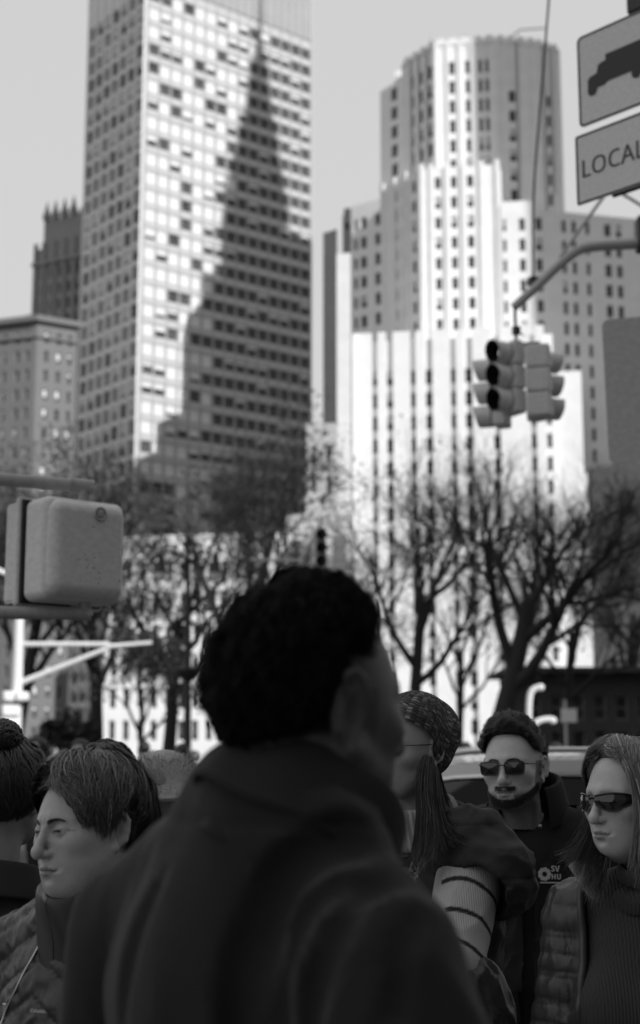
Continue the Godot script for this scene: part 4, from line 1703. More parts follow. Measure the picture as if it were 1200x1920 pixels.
# ------------------------------------------------------------------ heads and hair
# head axes: +z the way the face looks, +y up, +x the person's left; origin between the ears at eye height
func head_field(f: Field, T: Transform3D, o: Dictionary) -> void:
	var s: float = o.get("scale", 1.0)
	f.T0 = T * Transform3D(Basis.from_scale(Vector3.ONE * s), Vector3.ZERO)
	f.S0 = s
	var jw: float = o.get("jaw", 1.0)
	var fat: float = o.get("fat", 0.0)
	var nose: float = o.get("nose", 1.0)
	var chin: float = o.get("chin", 0.0)
	f.ell(Vector3(0, 0.025, -0.012), Vector3(0.076, 0.095, 0.097), 0.0)
	f.ell(Vector3(0, -0.02, 0.027), Vector3(0.062 + fat, 0.085, 0.062), 0.03)
	f.ell(Vector3(0, -0.062, 0.030), Vector3((0.052 + fat) * jw, 0.044 + fat * 0.5, 0.056), 0.025)
	f.cap(Vector3(0, -0.06, -0.025), Vector3(0, -0.20, -0.052), o.get("neck", 0.053), o.get("neck", 0.053) * 1.12, 0.03)
	if fat > 0:
		f.ell(Vector3(0, -0.098, 0.028), Vector3(0.045, 0.026, 0.045), 0.03)
	f.cap(Vector3(0, -0.093 - chin, 0.070), Vector3(0, -0.089 - chin, 0.072), 0.017, 0.017, 0.020)
	f.cap(Vector3(0, 0.018, 0.085), Vector3(0, -0.028, 0.100 + 0.008 * nose), 0.0072, 0.0092, 0.012)
	f.cap(Vector3(0, -0.033, 0.099 + 0.009 * nose), Vector3(0, -0.034, 0.099 + 0.009 * nose), 0.0112, -1, 0.008)
	f.ell(Vector3(0, -0.064, 0.075), Vector3(0.029, 0.022, 0.020), 0.016)
	f.cap_cut(Vector3(0, -0.0425, 0.1), Vector3(0, -0.054, 0.1005), 0.0022, 0.003, 0.006)
	for m in [1.0, -1.0]:
		f.cap(Vector3(m * 0.052 * jw, -0.045, -0.002), Vector3(m * 0.022, -0.09 - chin * 0.7, 0.058), 0.017, 0.015, 0.022)
		f.ell(Vector3(m * 0.042, -0.018, 0.056), Vector3(0.025, 0.019, 0.022), 0.02)
		f.cap(Vector3(m * 0.010, 0.0235, 0.0845), Vector3(m * 0.045, 0.022, 0.062), 0.0085, 0.007, 0.014)
		f.ell_cut(Vector3(m * 0.030, 0.004, 0.096), Vector3(0.0185, 0.0130, 0.0175), 0.012)
		f.ell(Vector3(m * 0.0125, -0.0365, 0.0945), Vector3(0.0078, 0.0078, 0.011), 0.005)
		f.cap_cut(Vector3(m * 0.0068, -0.045, 0.1015), Vector3(m * 0.0066, -0.038, 0.1), 0.0034, 0.0028, 0.003)
		if o.get("eyes", true):
			f.ell(Vector3(m * 0.0305, 0.004, 0.0755), Vector3(0.0158, 0.0132, 0.0142), 0.004)
		# lips
		f.cap(Vector3(m * 0.0215, -0.0655, 0.0845), Vector3(m * 0.003, -0.0605, 0.0945), 0.0034, 0.0050, 0.005)
		f.cap(Vector3(m * 0.0190, -0.0670, 0.0850), Vector3(m * 0.002, -0.0735, 0.0930), 0.0036, 0.0056, 0.005)
		f.cap_cut(Vector3(m * 0.0245, -0.0670, 0.0870), Vector3(0, -0.0663, 0.1005), 0.0018, 0.0022, 0.003)
		# fold from nose to mouth corner
		f.cap_cut(Vector3(m * 0.020, -0.034, 0.0985), Vector3(m * 0.031, -0.062, 0.090), 0.0035, 0.0035, 0.010)
		# ear
		var es: float = o.get("ear", 1.0)
		var turn := Basis(UP, -m * o.get("ear_turn", 0.42)) * Basis(Vector3(0, 0, 1), -m * 0.08)
		f.ell(Vector3(m * 0.0775, -0.004, -0.017), Vector3(0.0052, 0.031 * es, 0.0185 * es), 0.006, turn)
		var last := Vector3.ZERO
		for k in 9:
			var a := lerpf(-0.9, 3.9, k / 8.0)
			var p := Vector3(m * 0.0785, -0.002, -0.017) + turn * Vector3(m * 0.0035, sin(a) * 0.0305 * es, cos(a) * 0.0180 * es * (1.0 if sin(a) > 0 else 0.8))
			if k > 0:
				f.cap(last, p, 0.0044, 0.0044, 0.003)
			last = p
		f.cap(Vector3(m * 0.0765, -0.034 * es, -0.007), Vector3(m * 0.0765, -0.036 * es, -0.007), 0.0075, -1, 0.006)
		f.ell_cut(Vector3(m * 0.0850, -0.008, -0.0115), Vector3(0.0105, 0.0165 * es, 0.0085 * es), 0.004, turn)
		f.cap(Vector3(m * 0.0745, -0.006, 0.001), Vector3(m * 0.0745, -0.011, 0.0005), 0.0048, -1, 0.004)
	f.ell_cut(Vector3(0, -0.0825, 0.100), Vector3(0.015, 0.0055, 0.010), 0.010)
	if o.get("lines", false):
		for m in [1.0, -1.0]:
			f.cap_cut(Vector3(m * 0.005, 0.016, 0.0985), Vector3(m * 0.006, 0.030, 0.0965), 0.0022, 0.0015, 0.006)
			f.cap_cut(Vector3(m * 0.016, -0.008, 0.0945), Vector3(m * 0.036, -0.012, 0.088), 0.0022, 0.0018, 0.006)
			f.cap_cut(Vector3(m * 0.048, 0.002, 0.0745), Vector3(m * 0.058, -0.002, 0.064), 0.0016, 0.0012, 0.004)
	if o.get("eyes", true):
		for m in [1.0, -1.0]:
			var open: float = o.get("open", 0.0042)
			f.cap_cut(Vector3(m * 0.0205, 0.0015, 0.0930), Vector3(m * 0.0415, 0.0020, 0.0870), open, open * 0.8, 0.0025)
	f.T0 = Transform3D.IDENTITY
	f.S0 = 1.0

# adds the head to a body's surface; o.tone is the skin's albedo
func build_head(body: Shape, eyes: Shape, T: Transform3D, o: Dictionary, cell := 0.0034) -> Field:
	var f := Field.new()
	head_field(f, T, o)
	var s: float = o.get("scale", 1.0)
	var inv := (T * Transform3D(Basis.from_scale(Vector3.ONE * s), Vector3.ZERO)).affine_inverse()
	var tone: float = o.tone
	var lips: float = o.get("lips", 0.62)
	var beard: float = o.get("beard", 0.0)
	var nz := FastNoiseLite.new()
	nz.seed = 5
	nz.frequency = 38.0
	var tint := func(p: Vector3) -> Color:
		var q: Vector3 = inv * p
		var v := tone * (1.0 + 0.10 * nz.get_noise_3dv(q))
		if q.z > 0.05:
			var lip := Vector2(q.x / 0.022, (q.y + 0.0665) / 0.0085)
			if lip.length() < 1.0 and q.z > 0.083:
				v *= lips
		if beard > 0.0:
			# beard along the jaw, over the chin and the upper lip
			var jawline := smoothstep(-0.055, -0.075, q.y + 0.45 * maxf(0.0, 0.05 - q.z)) * smoothstep(-0.03, -0.005, q.z)
			if absf(q.x) < 0.023 and q.y > -0.084:
				jawline = 0.0
			var lip2 := 1.0 if (absf(q.x) < 0.033 and q.y > -0.0615 - absf(q.x) * 0.1 and q.y < -0.0475 and q.z > 0.075) else 0.0
			var corner_ := 1.0 if (absf(q.x) > 0.024 and absf(q.x) < 0.034 and q.y < -0.055 and q.y > -0.09 and q.z > 0.06) else 0.0
			var burn := 1.0 if (absf(q.x) > 0.058 and q.z > -0.002 and q.z < 0.028 and q.y > -0.06 and q.y < 0.02) else 0.0
			v *= lerpf(1.0, 0.22, beard * clampf(maxf(maxf(jawline, lip2 * 0.5), maxf(burn, corner_ * 0.0)), 0.0, 1.0))
		return Color(v, v, v)
	var reach := 0.16 * s
	var c := T.origin
	nets(f, c - Vector3(reach, 0.165 * s, reach), c + Vector3(reach, 0.155 * s, reach), cell, body, tint)
	if o.get("eyes", true):
		for m in [1.0, -1.0]:
			var ce := T * (Vector3(m * 0.0305, 0.0038, 0.0752) * s)
			var look: Vector3 = (T.basis * Vector3(o.get("gaze", 0.0), -0.05, 1.0)).normalized()
			var rows := []
			var up := T.basis.y
			var side := up.cross(look).normalized()
			up = look.cross(side)
			for i in 15:
				var th := PI * 0.62 * i / 14.0
				var row := []
				for j in 21:
					var ph := TAU * j / 20
					var n := (look * cos(th) + (side * cos(ph) + up * sin(ph)) * sin(th))
					var deg := rad_to_deg(th)
					var v := 0.01 if deg < 13 else (0.06 if deg < 29 else (0.03 if deg < 32 else 0.50))
					row.append(eyes.put(ce + n * 0.0121 * s, n, Color(v, v, v)))
				rows.append(row)
			for i in 14:
				for j in 20:
					eyes.face(rows[i][j], rows[i + 1][j], rows[i + 1][j + 1])
					eyes.face(rows[i][j], rows[i + 1][j + 1], rows[i][j + 1])
	return f

func scalp_point(alpha: float, phi: float, tilt: float) -> Array:
	# direction from the crown; alpha 0 is the forehead, +90 degrees the person's left
	var k := Vector3(0, cos(tilt), -sin(tilt))
	var fwd := Vector3(0, sin(tilt), cos(tilt))
	var d := k * cos(phi) + (fwd * cos(alpha) + Vector3.RIGHT * sin(alpha)) * sin(phi)
	var r := 1.0 / Vector3(d.x / 0.0765, d.y / 0.0955, d.z / 0.0975).length()
	return [Vector3(0, 0.025, -0.012) + d * r, d]

func ribbon(s: Shape, pts: PackedVector3Array, nrm: PackedVector3Array, w0: float, w1: float, c: Color) -> void:
	var n := pts.size()
	var pa := -1
	var pb := -1
	for i in n:
		var d := (pts[mini(i + 1, n - 1)] - pts[maxi(i - 1, 0)]).normalized()
		var side := d.cross(nrm[i]).normalized()
		var w := lerpf(w0, w1, pow(i / float(n - 1), 1.5)) * 0.5
		var a := s.put(pts[i] - side * w, (nrm[i] - side * 0.5).normalized(), c)
		var b := s.put(pts[i] + side * w, (nrm[i] + side * 0.5).normalized(), c)
		if i > 0:
			s.face(pa, pb, b)
			s.face(pa, b, a)
		pa = a
		pb = b

# short hair: a cap over the scalp and strands lying from the crown outwards
# o: seed, tilt, thick, ends (Callable alpha -> phi), n, long (degrees), wave, swirl (Callable), tone, width, curl, puff (Callable alpha, t -> extra)
func short_hair(node: Node, T: Transform3D, s: float, o: Dictionary) -> MeshInstance3D:
	rng.seed = o.seed
	var TT := T * Transform3D(Basis.from_scale(Vector3.ONE * s), Vector3.ZERO)
	var sh := Shape.new()
	var tilt: float = o.get("tilt", 0.35)
	var thick: float = o.thick
	var ends: Callable = o.ends
	var tone: float = o.tone
	var nz := FastNoiseLite.new()
	nz.seed = o.seed
	nz.frequency = o.get("lump", 26.0)
	var rough: float = o.get("rough", 0.006)
	var puff: Callable = o.get("puff", func(_a, _t): return 1.0)
	var depth := func(a: float, t: float) -> float:
		return thick * puff.call(a, t) * pow(maxf(0.0, 1.0 - pow(t, 5.0)), 0.5)
	var na := 72
	var nf := 26
	var rows := []
	for i in nf + 1:
		var t := i / float(nf)
		var row := []
		for j in na + 1:
			var a := TAU * j / na
			var ph: float = ends.call(wrapf(a, -PI, PI)) * t
			var q := scalp_point(a, ph, tilt)
			var h: float = depth.call(wrapf(a, -PI, PI), t) - 0.002
			var p: Vector3 = q[0] + q[1] * (h + rough * nz.get_noise_3dv(q[0]) * (1.0 if t < 0.97 else 0.0))
			row.append([TT * p, T.basis * (q[1] as Vector3)])
		rows.append(row)
	smooth_rows(rows)
	var ids := []
	for r in rows:
		var row := []
		for v in r:
			var out: Vector3 = v[0] - T.origin
			row.append(sh.put(v[0], v[1] if v[1].dot(out) > 0 else -v[1], lin(tone * 0.75)))
		ids.append(row)
	for i in nf:
		for j in na:
			sh.face(ids[i][j], ids[i + 1][j], ids[i + 1][j + 1])
			sh.face(ids[i][j], ids[i + 1][j + 1], ids[i][j + 1])
	var swirl: Callable = o.get("swirl", func(_a, _f): return 0.0)
	var curl: float = o.get("curl", 0.0)
	var spill: float = o.get("spill", 0.06)
	for i in int(o.n):
		var a := rng.randf_range(-PI, PI)
		var clump := roundf(a * 18.0) / 18.0 + rng.randfn(0, 0.02)
		var e0: float = ends.call(a)
		var t0 := sqrt(rng.randf()) * 0.92
		var long: float = deg_to_rad(o.long) * rng.randf_range(0.6, 1.3)
		var ph0 := e0 * t0
		var ph1 := minf(ph0 + long, e0 + spill * rng.randf_range(-0.8, 1.6))
		if ph1 < ph0 + 0.08:
			continue
		var np := 9 if curl == 0.0 else 12
		var pts := PackedVector3Array()
		var nn := PackedVector3Array()
		var ph_off := rng.randf() * TAU
		var lift := rng.randf_range(0.0, 1.0)
		for k in np:
			var u := k / float(np - 1)
			var ph := lerpf(ph0, ph1, u)
			var aa: float = lerpf(a, clump, u * 0.6) + swirl.call(a, u) + o.wave * sin(u * 5.0 + ph_off) * 0.4
			var e1: float = ends.call(wrapf(aa, -PI, PI))
			var q := scalp_point(aa, ph, tilt)
			var tt := clampf(ph / maxf(e1, 0.1), 0.0, 1.0)
			var h: float = depth.call(wrapf(aa, -PI, PI), minf(tt, 0.985)) + 0.0015 + rough * nz.get_noise_3dv(q[0]) + lift * o.get("lift", 0.004) * u
			var p: Vector3 = q[0] + q[1] * h
			if curl > 0.0:
				p += (Vector3(cos(u * 11.0 + ph_off), sin(u * 9.0 + ph_off), sin(u * 11.0 + ph_off))) * curl
			pts.append(TT * p)
			nn.append(T.basis * (q[1] as Vector3))
		var v: float = tone * exp(rng.randfn(0.0, o.get("vary", 0.45)))
		ribbon(sh, pts, nn, o.get("width", 0.0022) * s, 0.0005, lin(v))
	return finish("hair", sh, M.matte_hair if o.get("matte", false) else M.hair, node)

# long hair: strands between neighbouring guide lines (arrays of points in person axes)
func long_hair(sh: Shape, guides: Array, n: int, tone: float, width: float, jitter: float, seed_: int, centre: Vector3, vary := 0.4) -> void:
	rng.seed = seed_
	var fine := []
	for g in guides:
		fine.append(smooth_path(g, 5))
	for i in n:
		var x := rng.randf() * (fine.size() - 1)
		var k := mini(int(x), fine.size() - 2)
		var t := x - k
		# gather into locks
		t = lerpf(t, roundf(t * 3.0) / 3.0, 0.55)
		var a: Array = fine[k]
		var b: Array = fine[k + 1]
		var m := mini(a.size(), b.size())
		var pts := PackedVector3Array()
		var nn := PackedVector3Array()
		var off := Vector3(rng.randfn(0, 1), rng.randfn(0, 1), rng.randfn(0, 1)) * jitter
		var off2 := Vector3(rng.randfn(0, 1), rng.randfn(0, 1), rng.randfn(0, 1)) * jitter
		var stop := int(m * rng.randf_range(0.75, 1.0))
		var ph := rng.randf() * TAU
		for j in stop:
			var u := j / float(m - 1)
			var p: Vector3 = a[j].lerp(b[j], t)
			var o := (p - centre)
			o.y *= 0.25
			o = o.normalized()
			p += off.lerp(off2, u) * (0.35 + u) + o * sin(u * 9.0 + ph) * jitter * 0.5
			pts.append(p)
			nn.append(o)
		if pts.size() > 2:
			ribbon(sh, pts, nn, width, width * 0.25, lin(tone * exp(rng.randfn(0.0, vary))))

# a sheet through the same guide lines, so that the locks are not see-through
func hair_sheet(sh: Shape, guides: Array, tone: float, inset: float, centre: Vector3) -> void:
	var fine := []
	for g in guides:
		fine.append(smooth_path(g, 5))
	var rows := []
	var m := 999
	for g in fine:
		m = mini(m, g.size())
	for k in fine.size():
		var row := []
		for j in m:
			var o: Vector3 = fine[k][j] - centre
			o.y *= 0.25
			row.append([fine[k][j] - o.normalized() * inset, Vector3.ZERO])
		rows.append(row)
	smooth_rows(rows)
	var ids := []
	for r in rows:
		var row := []
		for v in r:
			row.append(sh.put(v[0], v[1] if v[1].dot(v[0] - centre) > 0 else -v[1], lin(tone)))
		ids.append(row)
	for i in rows.size() - 1:
		for j in m - 1:
			sh.face(ids[i][j], ids[i + 1][j], ids[i + 1][j + 1])
			sh.face(ids[i][j], ids[i + 1][j + 1], ids[i][j + 1])

# eyebrows and beard: short hairs standing on the head's surface
func short_hairs(node: Node, called: String, f: Field, T: Transform3D, s: float, spots: Callable, n: int, long: float, width: float, tone: float, seed_: int) -> void:
	rng.seed = seed_
	var sh := Shape.new()
	for i in n:
		var q: Array = spots.call()       # [point near the skin in head axes, direction]
		var p: Vector3 = T * (q[0] * s)
		var d: Vector3 = T.basis * (q[1] as Vector3).normalized()
		var out: Vector3 = (T.basis * Vector3(q[0].x, q[0].y * 0.3, q[0].z)).normalized()
		for k in 8:
			p -= out * f.d(p, f.all)
		var nn := out
		var pts := PackedVector3Array([p, p + (d * 0.8 + out * 0.35) * long * 0.5, p + (d + out * 0.2) * long])
		ribbon(sh, pts, PackedVector3Array([nn, nn, nn]), width, width * 0.3, lin(tone * rng.randf_range(0.6, 1.5)))
	finish(called, sh, M.hair, node)

func brow_spot(m: float) -> Array:
	var t := rng.randf()
	return [Vector3(m * lerpf(0.011, 0.046, t), 0.0185 + 0.006 * sin(t * 2.4) + rng.randf_range(-0.0028, 0.0028) * (1.1 - 0.6 * t), 0.1), Vector3(m * 1.0, 0.35 - 0.6 * t, -0.4 * t)]

# ------------------------------------------------------------------ bodies and clothes
# joints in person axes (world directions, measured from the spot between the feet)
func joints(C: Vector3, yaw: float, H: float, half := 0.185, hands := []) -> Dictionary:
	var b := Basis(UP, yaw)
	var J := {"C": C, "b": b, "H": H}
	for s in [1.0, -1.0]:
		var k := "L" if s > 0 else "R"
		J["S" + k] = C + b * Vector3(s * half, 0, 0)
		J["E" + k] = C + b * Vector3(s * (half + 0.075), -0.29, -0.01)
		J["W" + k] = C + b * Vector3(s * (half + 0.03), -0.50, 0.13)
		J["P" + k] = Vector3(C.x, 0, C.z) * 0.75 + b * Vector3(s * 0.09, 0.52 * H, 0)
		J["N" + k] = b * Vector3(s * 0.10, 0.28 * H, 0.02)
		J["A" + k] = b * Vector3(s * 0.10, 0.05 * H, -0.02)
		J["T" + k] = b * Vector3(s * 0.13, 0.035, 0.13)
	J["mid"] = Vector3(C.x, 0, C.z) * 0.9 + UP * (C.y - 0.24)
	J["hip"] = Vector3(C.x, 0, C.z) * 0.75 + UP * (0.54 * H)
	return J

func body_skin(sh: Shape, J: Dictionary, T: Transform3D, tone: float) -> void:
	# trunk, limbs and hands under the clothes, one surface with the neck
	var f := Field.new()
	var b: Basis = J.b
	f.ell(J.mid + UP * 0.08, Vector3(0.13, 0.17, 0.085), 0.03, b)
	f.ell(J.hip, Vector3(0.13, 0.13, 0.09), 0.08, b)
	f.cap(J.mid, J.hip, 0.09, 0.09, 0.05)
	f.cap(T * Vector3(0, -0.12, -0.035), J.C - UP * 0.03, 0.048, 0.06, 0.04)
	for k in ["L", "R"]:
		f.cap(J.C, J["S" + k] - UP * 0.02, 0.045, 0.045, 0.04)
		f.cap(J["S" + k] - UP * 0.02, J["E" + k], 0.045, 0.036, 0.03)
		f.cap(J["E" + k], J["W" + k], 0.036, 0.026, 0.02)
		f.cap(J["P" + k], J["N" + k], 0.07, 0.05, 0.04)
		f.cap(J["N" + k], J["A" + k], 0.048, 0.034, 0.03)
		f.cap(J["A" + k], J["T" + k], 0.034, 0.03, 0.03)
	var tint := func(_p): return lin(tone)
	nets(f, Vector3(-0.6, 0, -0.6), Vector3(0.6, J.C.y + 0.09, 0.6), 0.024, sh, tint)
	for k in ["L", "R"]:
		var g := Field.new()
		var w: Vector3 = J["W" + k]
		var d: Vector3 = (w - J["E" + k]).normalized()
		var s := 1.0 if k == "L" else -1.0
		var across: Vector3 = (J.b * Vector3(0, 0, 1)).slide(d).normalized()
		var palm_n := d.cross(across) * s
		g.ell(w + d * 0.05, Vector3(0.040, 0.050, 0.016), 0.01, Basis(across, d, across.cross(d)))
		g.cap(w - d * 0.03, w + d * 0.03, 0.026, 0.024, 0.02)
		for q in [[0.028, 0.085, 0.062], [0.010, 0.092, 0.070], [-0.009, 0.088, 0.066], [-0.027, 0.078, 0.052]]:
			var a: Vector3 = w + d * q[1] + across * q[0]
			var a2: Vector3 = a + d * q[2] * 0.5 - palm_n * 0.008
			g.cap(w + d * 0.06 + across * q[0] * 0.8, a, 0.010, 0.0092, 0.006)
			g.cap(a, a2, 0.0092, 0.0085, 0.004)
			g.cap(a2, a2 + d * q[2] * 0.4 - palm_n * 0.020, 0.0085, 0.0075, 0.004)
		var th: Vector3 = w + d * 0.025 + across * 0.034
		g.cap(th, th + d * 0.035 + across * 0.022 - palm_n * 0.008, 0.012, 0.010, 0.008)
		g.cap(th + d * 0.035 + across * 0.022 - palm_n * 0.008, th + d * 0.066 + across * 0.024 - palm_n * 0.016, 0.010, 0.0085, 0.004)
		nets(g, w - Vector3.ONE * 0.20, w + Vector3.ONE * 0.20, 0.008, sh, tint)

func trousers_and_shoes(node: Node, J: Dictionary, m: Material) -> void:
	var f := Field.new()
	f.ell(J.hip, Vector3(0.165, 0.12, 0.115), 0.05, J.b)
	for k in ["L", "R"]:
		f.cap(J["P" + k], J["N" + k], 0.088, 0.068, 0.03)
		f.cap(J["N" + k], J["A" + k] + UP * 0.02, 0.066, 0.060, 0.03)
	var sh := Shape.new()
	nets(f, Vector3(-0.6, 0.04, -0.6), Vector3(0.6, J.hip.y + 0.2, 0.6), 0.022, sh)
	finish("trousers", sh, m, node)
	for k in ["L", "R"]:
		f = Field.new()
		f.cap(J["A" + k] - UP * 0.03, J["T" + k], 0.045, 0.035, 0.02)
		f.cap(J["A" + k] - UP * 0.055, J["T" + k] - UP * 0.005, 0.036, 0.034, 0.02)
		sh = Shape.new()
		nets(f, J["A" + k] - Vector3(0.25, 0.2, 0.25), J["A" + k] + Vector3(0.25, 0.15, 0.25), 0.012, sh)
		finish("shoe", sh, M.shoe, node)

# a coat or sweater: trunk with sleeves; g widens it, sleeves and their bulges as given
func coat_field(J: Dictionary, o := {}) -> Field:
	var f := Field.new()
	var b: Basis = J.b
	var g: float = o.get("girth", 1.0)
	var C: Vector3 = J.C
	var low: float = o.get("hem", 0.48) * J.H
	f.ell(C + UP * -0.12, Vector3(0.175, 0.17, 0.115) * g, 0.04, b)
	f.ell(C + UP * -0.05 + b.z * -0.02, Vector3(0.155, 0.10, 0.092) * g, 0.05, b)
	f.ell(J.mid - UP * 0.08, Vector3(0.16, 0.17, 0.115) * g, 0.06, b)
	f.ell(J.hip, Vector3(0.175, 0.16, 0.125) * g, 0.07, b)
	f.cap(J.hip, Vector3(J.hip.x, low, J.hip.z), 0.13 * g, 0.13 * g, 0.06)
	var n: Vector3 = o.get("neck", C + UP * 0.06)
	var tr: float = o.get("trap", 0.055)
	for k in ["L", "R"]:
		f.cap(n - UP * 0.03, J["S" + k] - UP * 0.015, tr, o.get("shoulder", 0.062), 0.03)
	if o.get("sleeves", true):
		for k in ["L", "R"]:
			var r: float = o.get("arm", 0.062)
			var ring: Vector3 = o.get("ring", Vector3.ZERO)
			f.cap(J["S" + k] - UP * 0.02, J["E" + k], r, r * 0.92, o.get("join", 0.025), ring)
			f.cap(J["E" + k], J["W" + k], r * 0.9, r * 0.7, 0.015, ring * Vector3(0.9, 1, 1))
	if o.has("bust"):
		for s in [1.0, -1.0]:
			f.ell(C + b * Vector3(s * 0.075, -0.20, 0.095), Vector3(0.072, 0.078, 0.058) * o.bust, 0.05, b)
	var T: Transform3D = o.get("head", Transform3D(Basis.IDENTITY, C + UP * 0.2))
	if o.get("hole", true):
		f.cap_cut(C + UP * 0.02, T.origin + T.basis * Vector3(0, -0.02, -0.02), o.get("open", 0.062), 0.075, 0.012)
	return f

func garment(node: Node, called: String, f: Field, J: Dictionary, cell: float, m: Material, tint = null, keep = null, from := -1.0) -> MeshInstance3D:
	# fine where it can be seen close, coarser down below
	var split: float = from if from > 0 else J.C.y - 0.42
	var sh := Shape.new()
	var lo := Vector3(J.C.x - 0.42, split, J.C.z - 0.42)
	nets(f, lo, Vector3(J.C.x + 0.42, J.C.y + 0.20, J.C.z + 0.42), cell, sh, tint, keep)
	var low: float = 0.30 * J.H
	nets(f, Vector3(J.C.x - 0.45, low, J.C.z - 0.45), Vector3(J.C.x + 0.45, split + 0.012, J.C.z + 0.45), 0.022, sh, tint, func(p: Vector3) -> bool: return p.y < split + 0.03 and (keep == null or keep.call(p)))
	return finish(called, sh, m, node)

# a band swept round the neck: section of Vector2(out, up) points, ellipse radii, from angle a0 to a1 (0 is the front)
func neck_band(node: Node, called: String, T: Transform3D, rx: float, rz: float, section: Array, a0: float, a1: float, m: Material, fold = null, seg := 64) -> MeshInstance3D:
	var sh := Shape.new()
	var path := smooth_path(section.map(func(v): return Vector3(v.x, v.y, 0)), 4)
	var rows := []
	for i in seg + 1:
		var a := lerpf(a0, a1, i / float(seg))
		var row := []
		for q in path:
			var e: Vector3 = Vector3(0, 0, 0) if not fold != null else fold.call(a, q)
			var o := Vector3(sin(a), 0, cos(a))
			row.append([T * (Vector3(sin(a) * rx, 0, cos(a) * rz) + o * (q.x + e.x) + UP * (q.y + e.y)), Vector3.ZERO])
		rows.append(row)
	smooth_rows(rows)
	var ids := []
	for r in rows:
		ids.append(r.map(func(v): return sh.put(v[0], v[1], Color.WHITE)))
	for i in seg:
		for j in path.size() - 1:
			sh.face(ids[i][j], ids[i + 1][j], ids[i + 1][j + 1])
			sh.face(ids[i][j], ids[i + 1][j + 1], ids[i][j + 1])
	return finish(called, sh, m, node)

func person(label: String, foot: Vector3) -> Node3D:
	return thing("person", label, "person", foot, "people in the crowd")

func wear_body(node: Node, body: Shape, eyes: Shape) -> void:
	var mesh := body.mesh()
	mesh.surface_set_material(0, M.skin)
	if eyes.v.size():
		eyes.mesh(mesh)
		mesh.surface_set_material(1, M.eye)
	mesh_part("body", mesh, null, node)

func wrinkles(seed_: int, stretch: Vector3, freq: float, high: float) -> Callable:
	var nz := FastNoiseLite.new()
	nz.seed = seed_
	nz.frequency = freq
	nz.fractal_octaves = 2
	nz.domain_warp_enabled = false
	return func(p: Vector3) -> float: return high * (0.5 - absf(nz.get_noise_3dv(p * stretch)) * 1.6)

func face_yaw(T: Vector3, deg: float, pitch := 0.0, roll := 0.0) -> Transform3D:
	return Transform3D(Basis(UP, deg_to_rad(deg)) * Basis(Vector3.RIGHT, deg_to_rad(pitch)) * Basis(Vector3(0, 0, 1), deg_to_rad(roll)), T)

func people() -> void:
	var pores := noise_tex(0.09, 31, 4, 512, 0.86, 1.0)
	var weave := noise_tex(0.35, 33, 3, 512, 0.55, 1.0)
	mat("skin", 1.0, 0.48, {"vertex_color_use_as_albedo": true, "metallic_specular": 0.42})
	worn(M.skin, pores, 9.0)
	mat("eye", 1.0, 0.12, {"vertex_color_use_as_albedo": true})
	mat("hair", 1.0, 0.42, {"vertex_color_use_as_albedo": true, "metallic_specular": 0.55})
	mat("matte_hair", 1.0, 0.7, {"vertex_color_use_as_albedo": true, "metallic_specular": 0.2})
	mat("dyed", 1.0, 0.9, {"vertex_color_use_as_albedo": true})
	worn(M.dyed, weave, 6.0)
	worn(mat("wool_coat", 0.017, 0.95, {"rim_enabled": true, "rim": 0.3, "rim_tint": 0.4}), weave, 4.0)
	worn(mat("black_cloth", 0.011, 0.85), weave, 5.0)
	worn(mat("nylon", 0.028, 0.42, {"metallic_specular": 0.5}), pores, 6.0)
	worn(mat("nylon_grey", 0.055, 0.40, {"metallic_specular": 0.5}), pores, 6.0)
	worn(mat("vest_cloth", 0.032, 0.8), weave, 5.0)
	worn(mat("knit_pale", 0.62, 0.95), weave, 5.0)
	worn(mat("fleece", 0.74, 1.0), weave, 3.0)
	worn(mat("trouser", 0.025, 0.9), weave, 4.0)
	mat("shoe", 0.02, 0.5)
	mat("plastic_black", 0.012, 0.15)
	mat("tinted_lens", 0.02, 0.06, {"metallic_specular": 0.6})
	mat("metal", 0.5, 0.25, {"metallic": 1.0})
	mat("white_thread", 0.55, 0.8)
	worn(mat("dark_felt", 0.035, 0.95), weave, 4.0)
	mat("clear_lens", 0.5, 0.05, {"transparency": BaseMaterial3D.TRANSPARENCY_ALPHA})
	M.clear_lens.albedo_color.a = 0.08
	var ribs := Image.create(64, 64, false, Image.FORMAT_RGB8)
	for x in 64:
		for y in 64:
			var v := 0.5 + 0.5 * cos(TAU * x / 8.0)
			ribs.set_pixel(x, y, Color(v, v, v))
	worn(mat("striped_knit", 1.0, 0.95, {"vertex_color_use_as_albedo": true, "heightmap_enabled": true, "heightmap_scale": 0.12, "heightmap_texture": ImageTexture.create_from_image(ribs)}), weave, 24.0)
	worn(mat("rib_knit", 0.045, 0.9, {"heightmap_enabled": true, "heightmap_scale": 0.25, "heightmap_texture": ImageTexture.create_from_image(ribs)}), null, 19.0)
	foreground_man()
	left_woman()
	hat_woman()
	sunglasses_man()
	right_woman()
	people_behind()

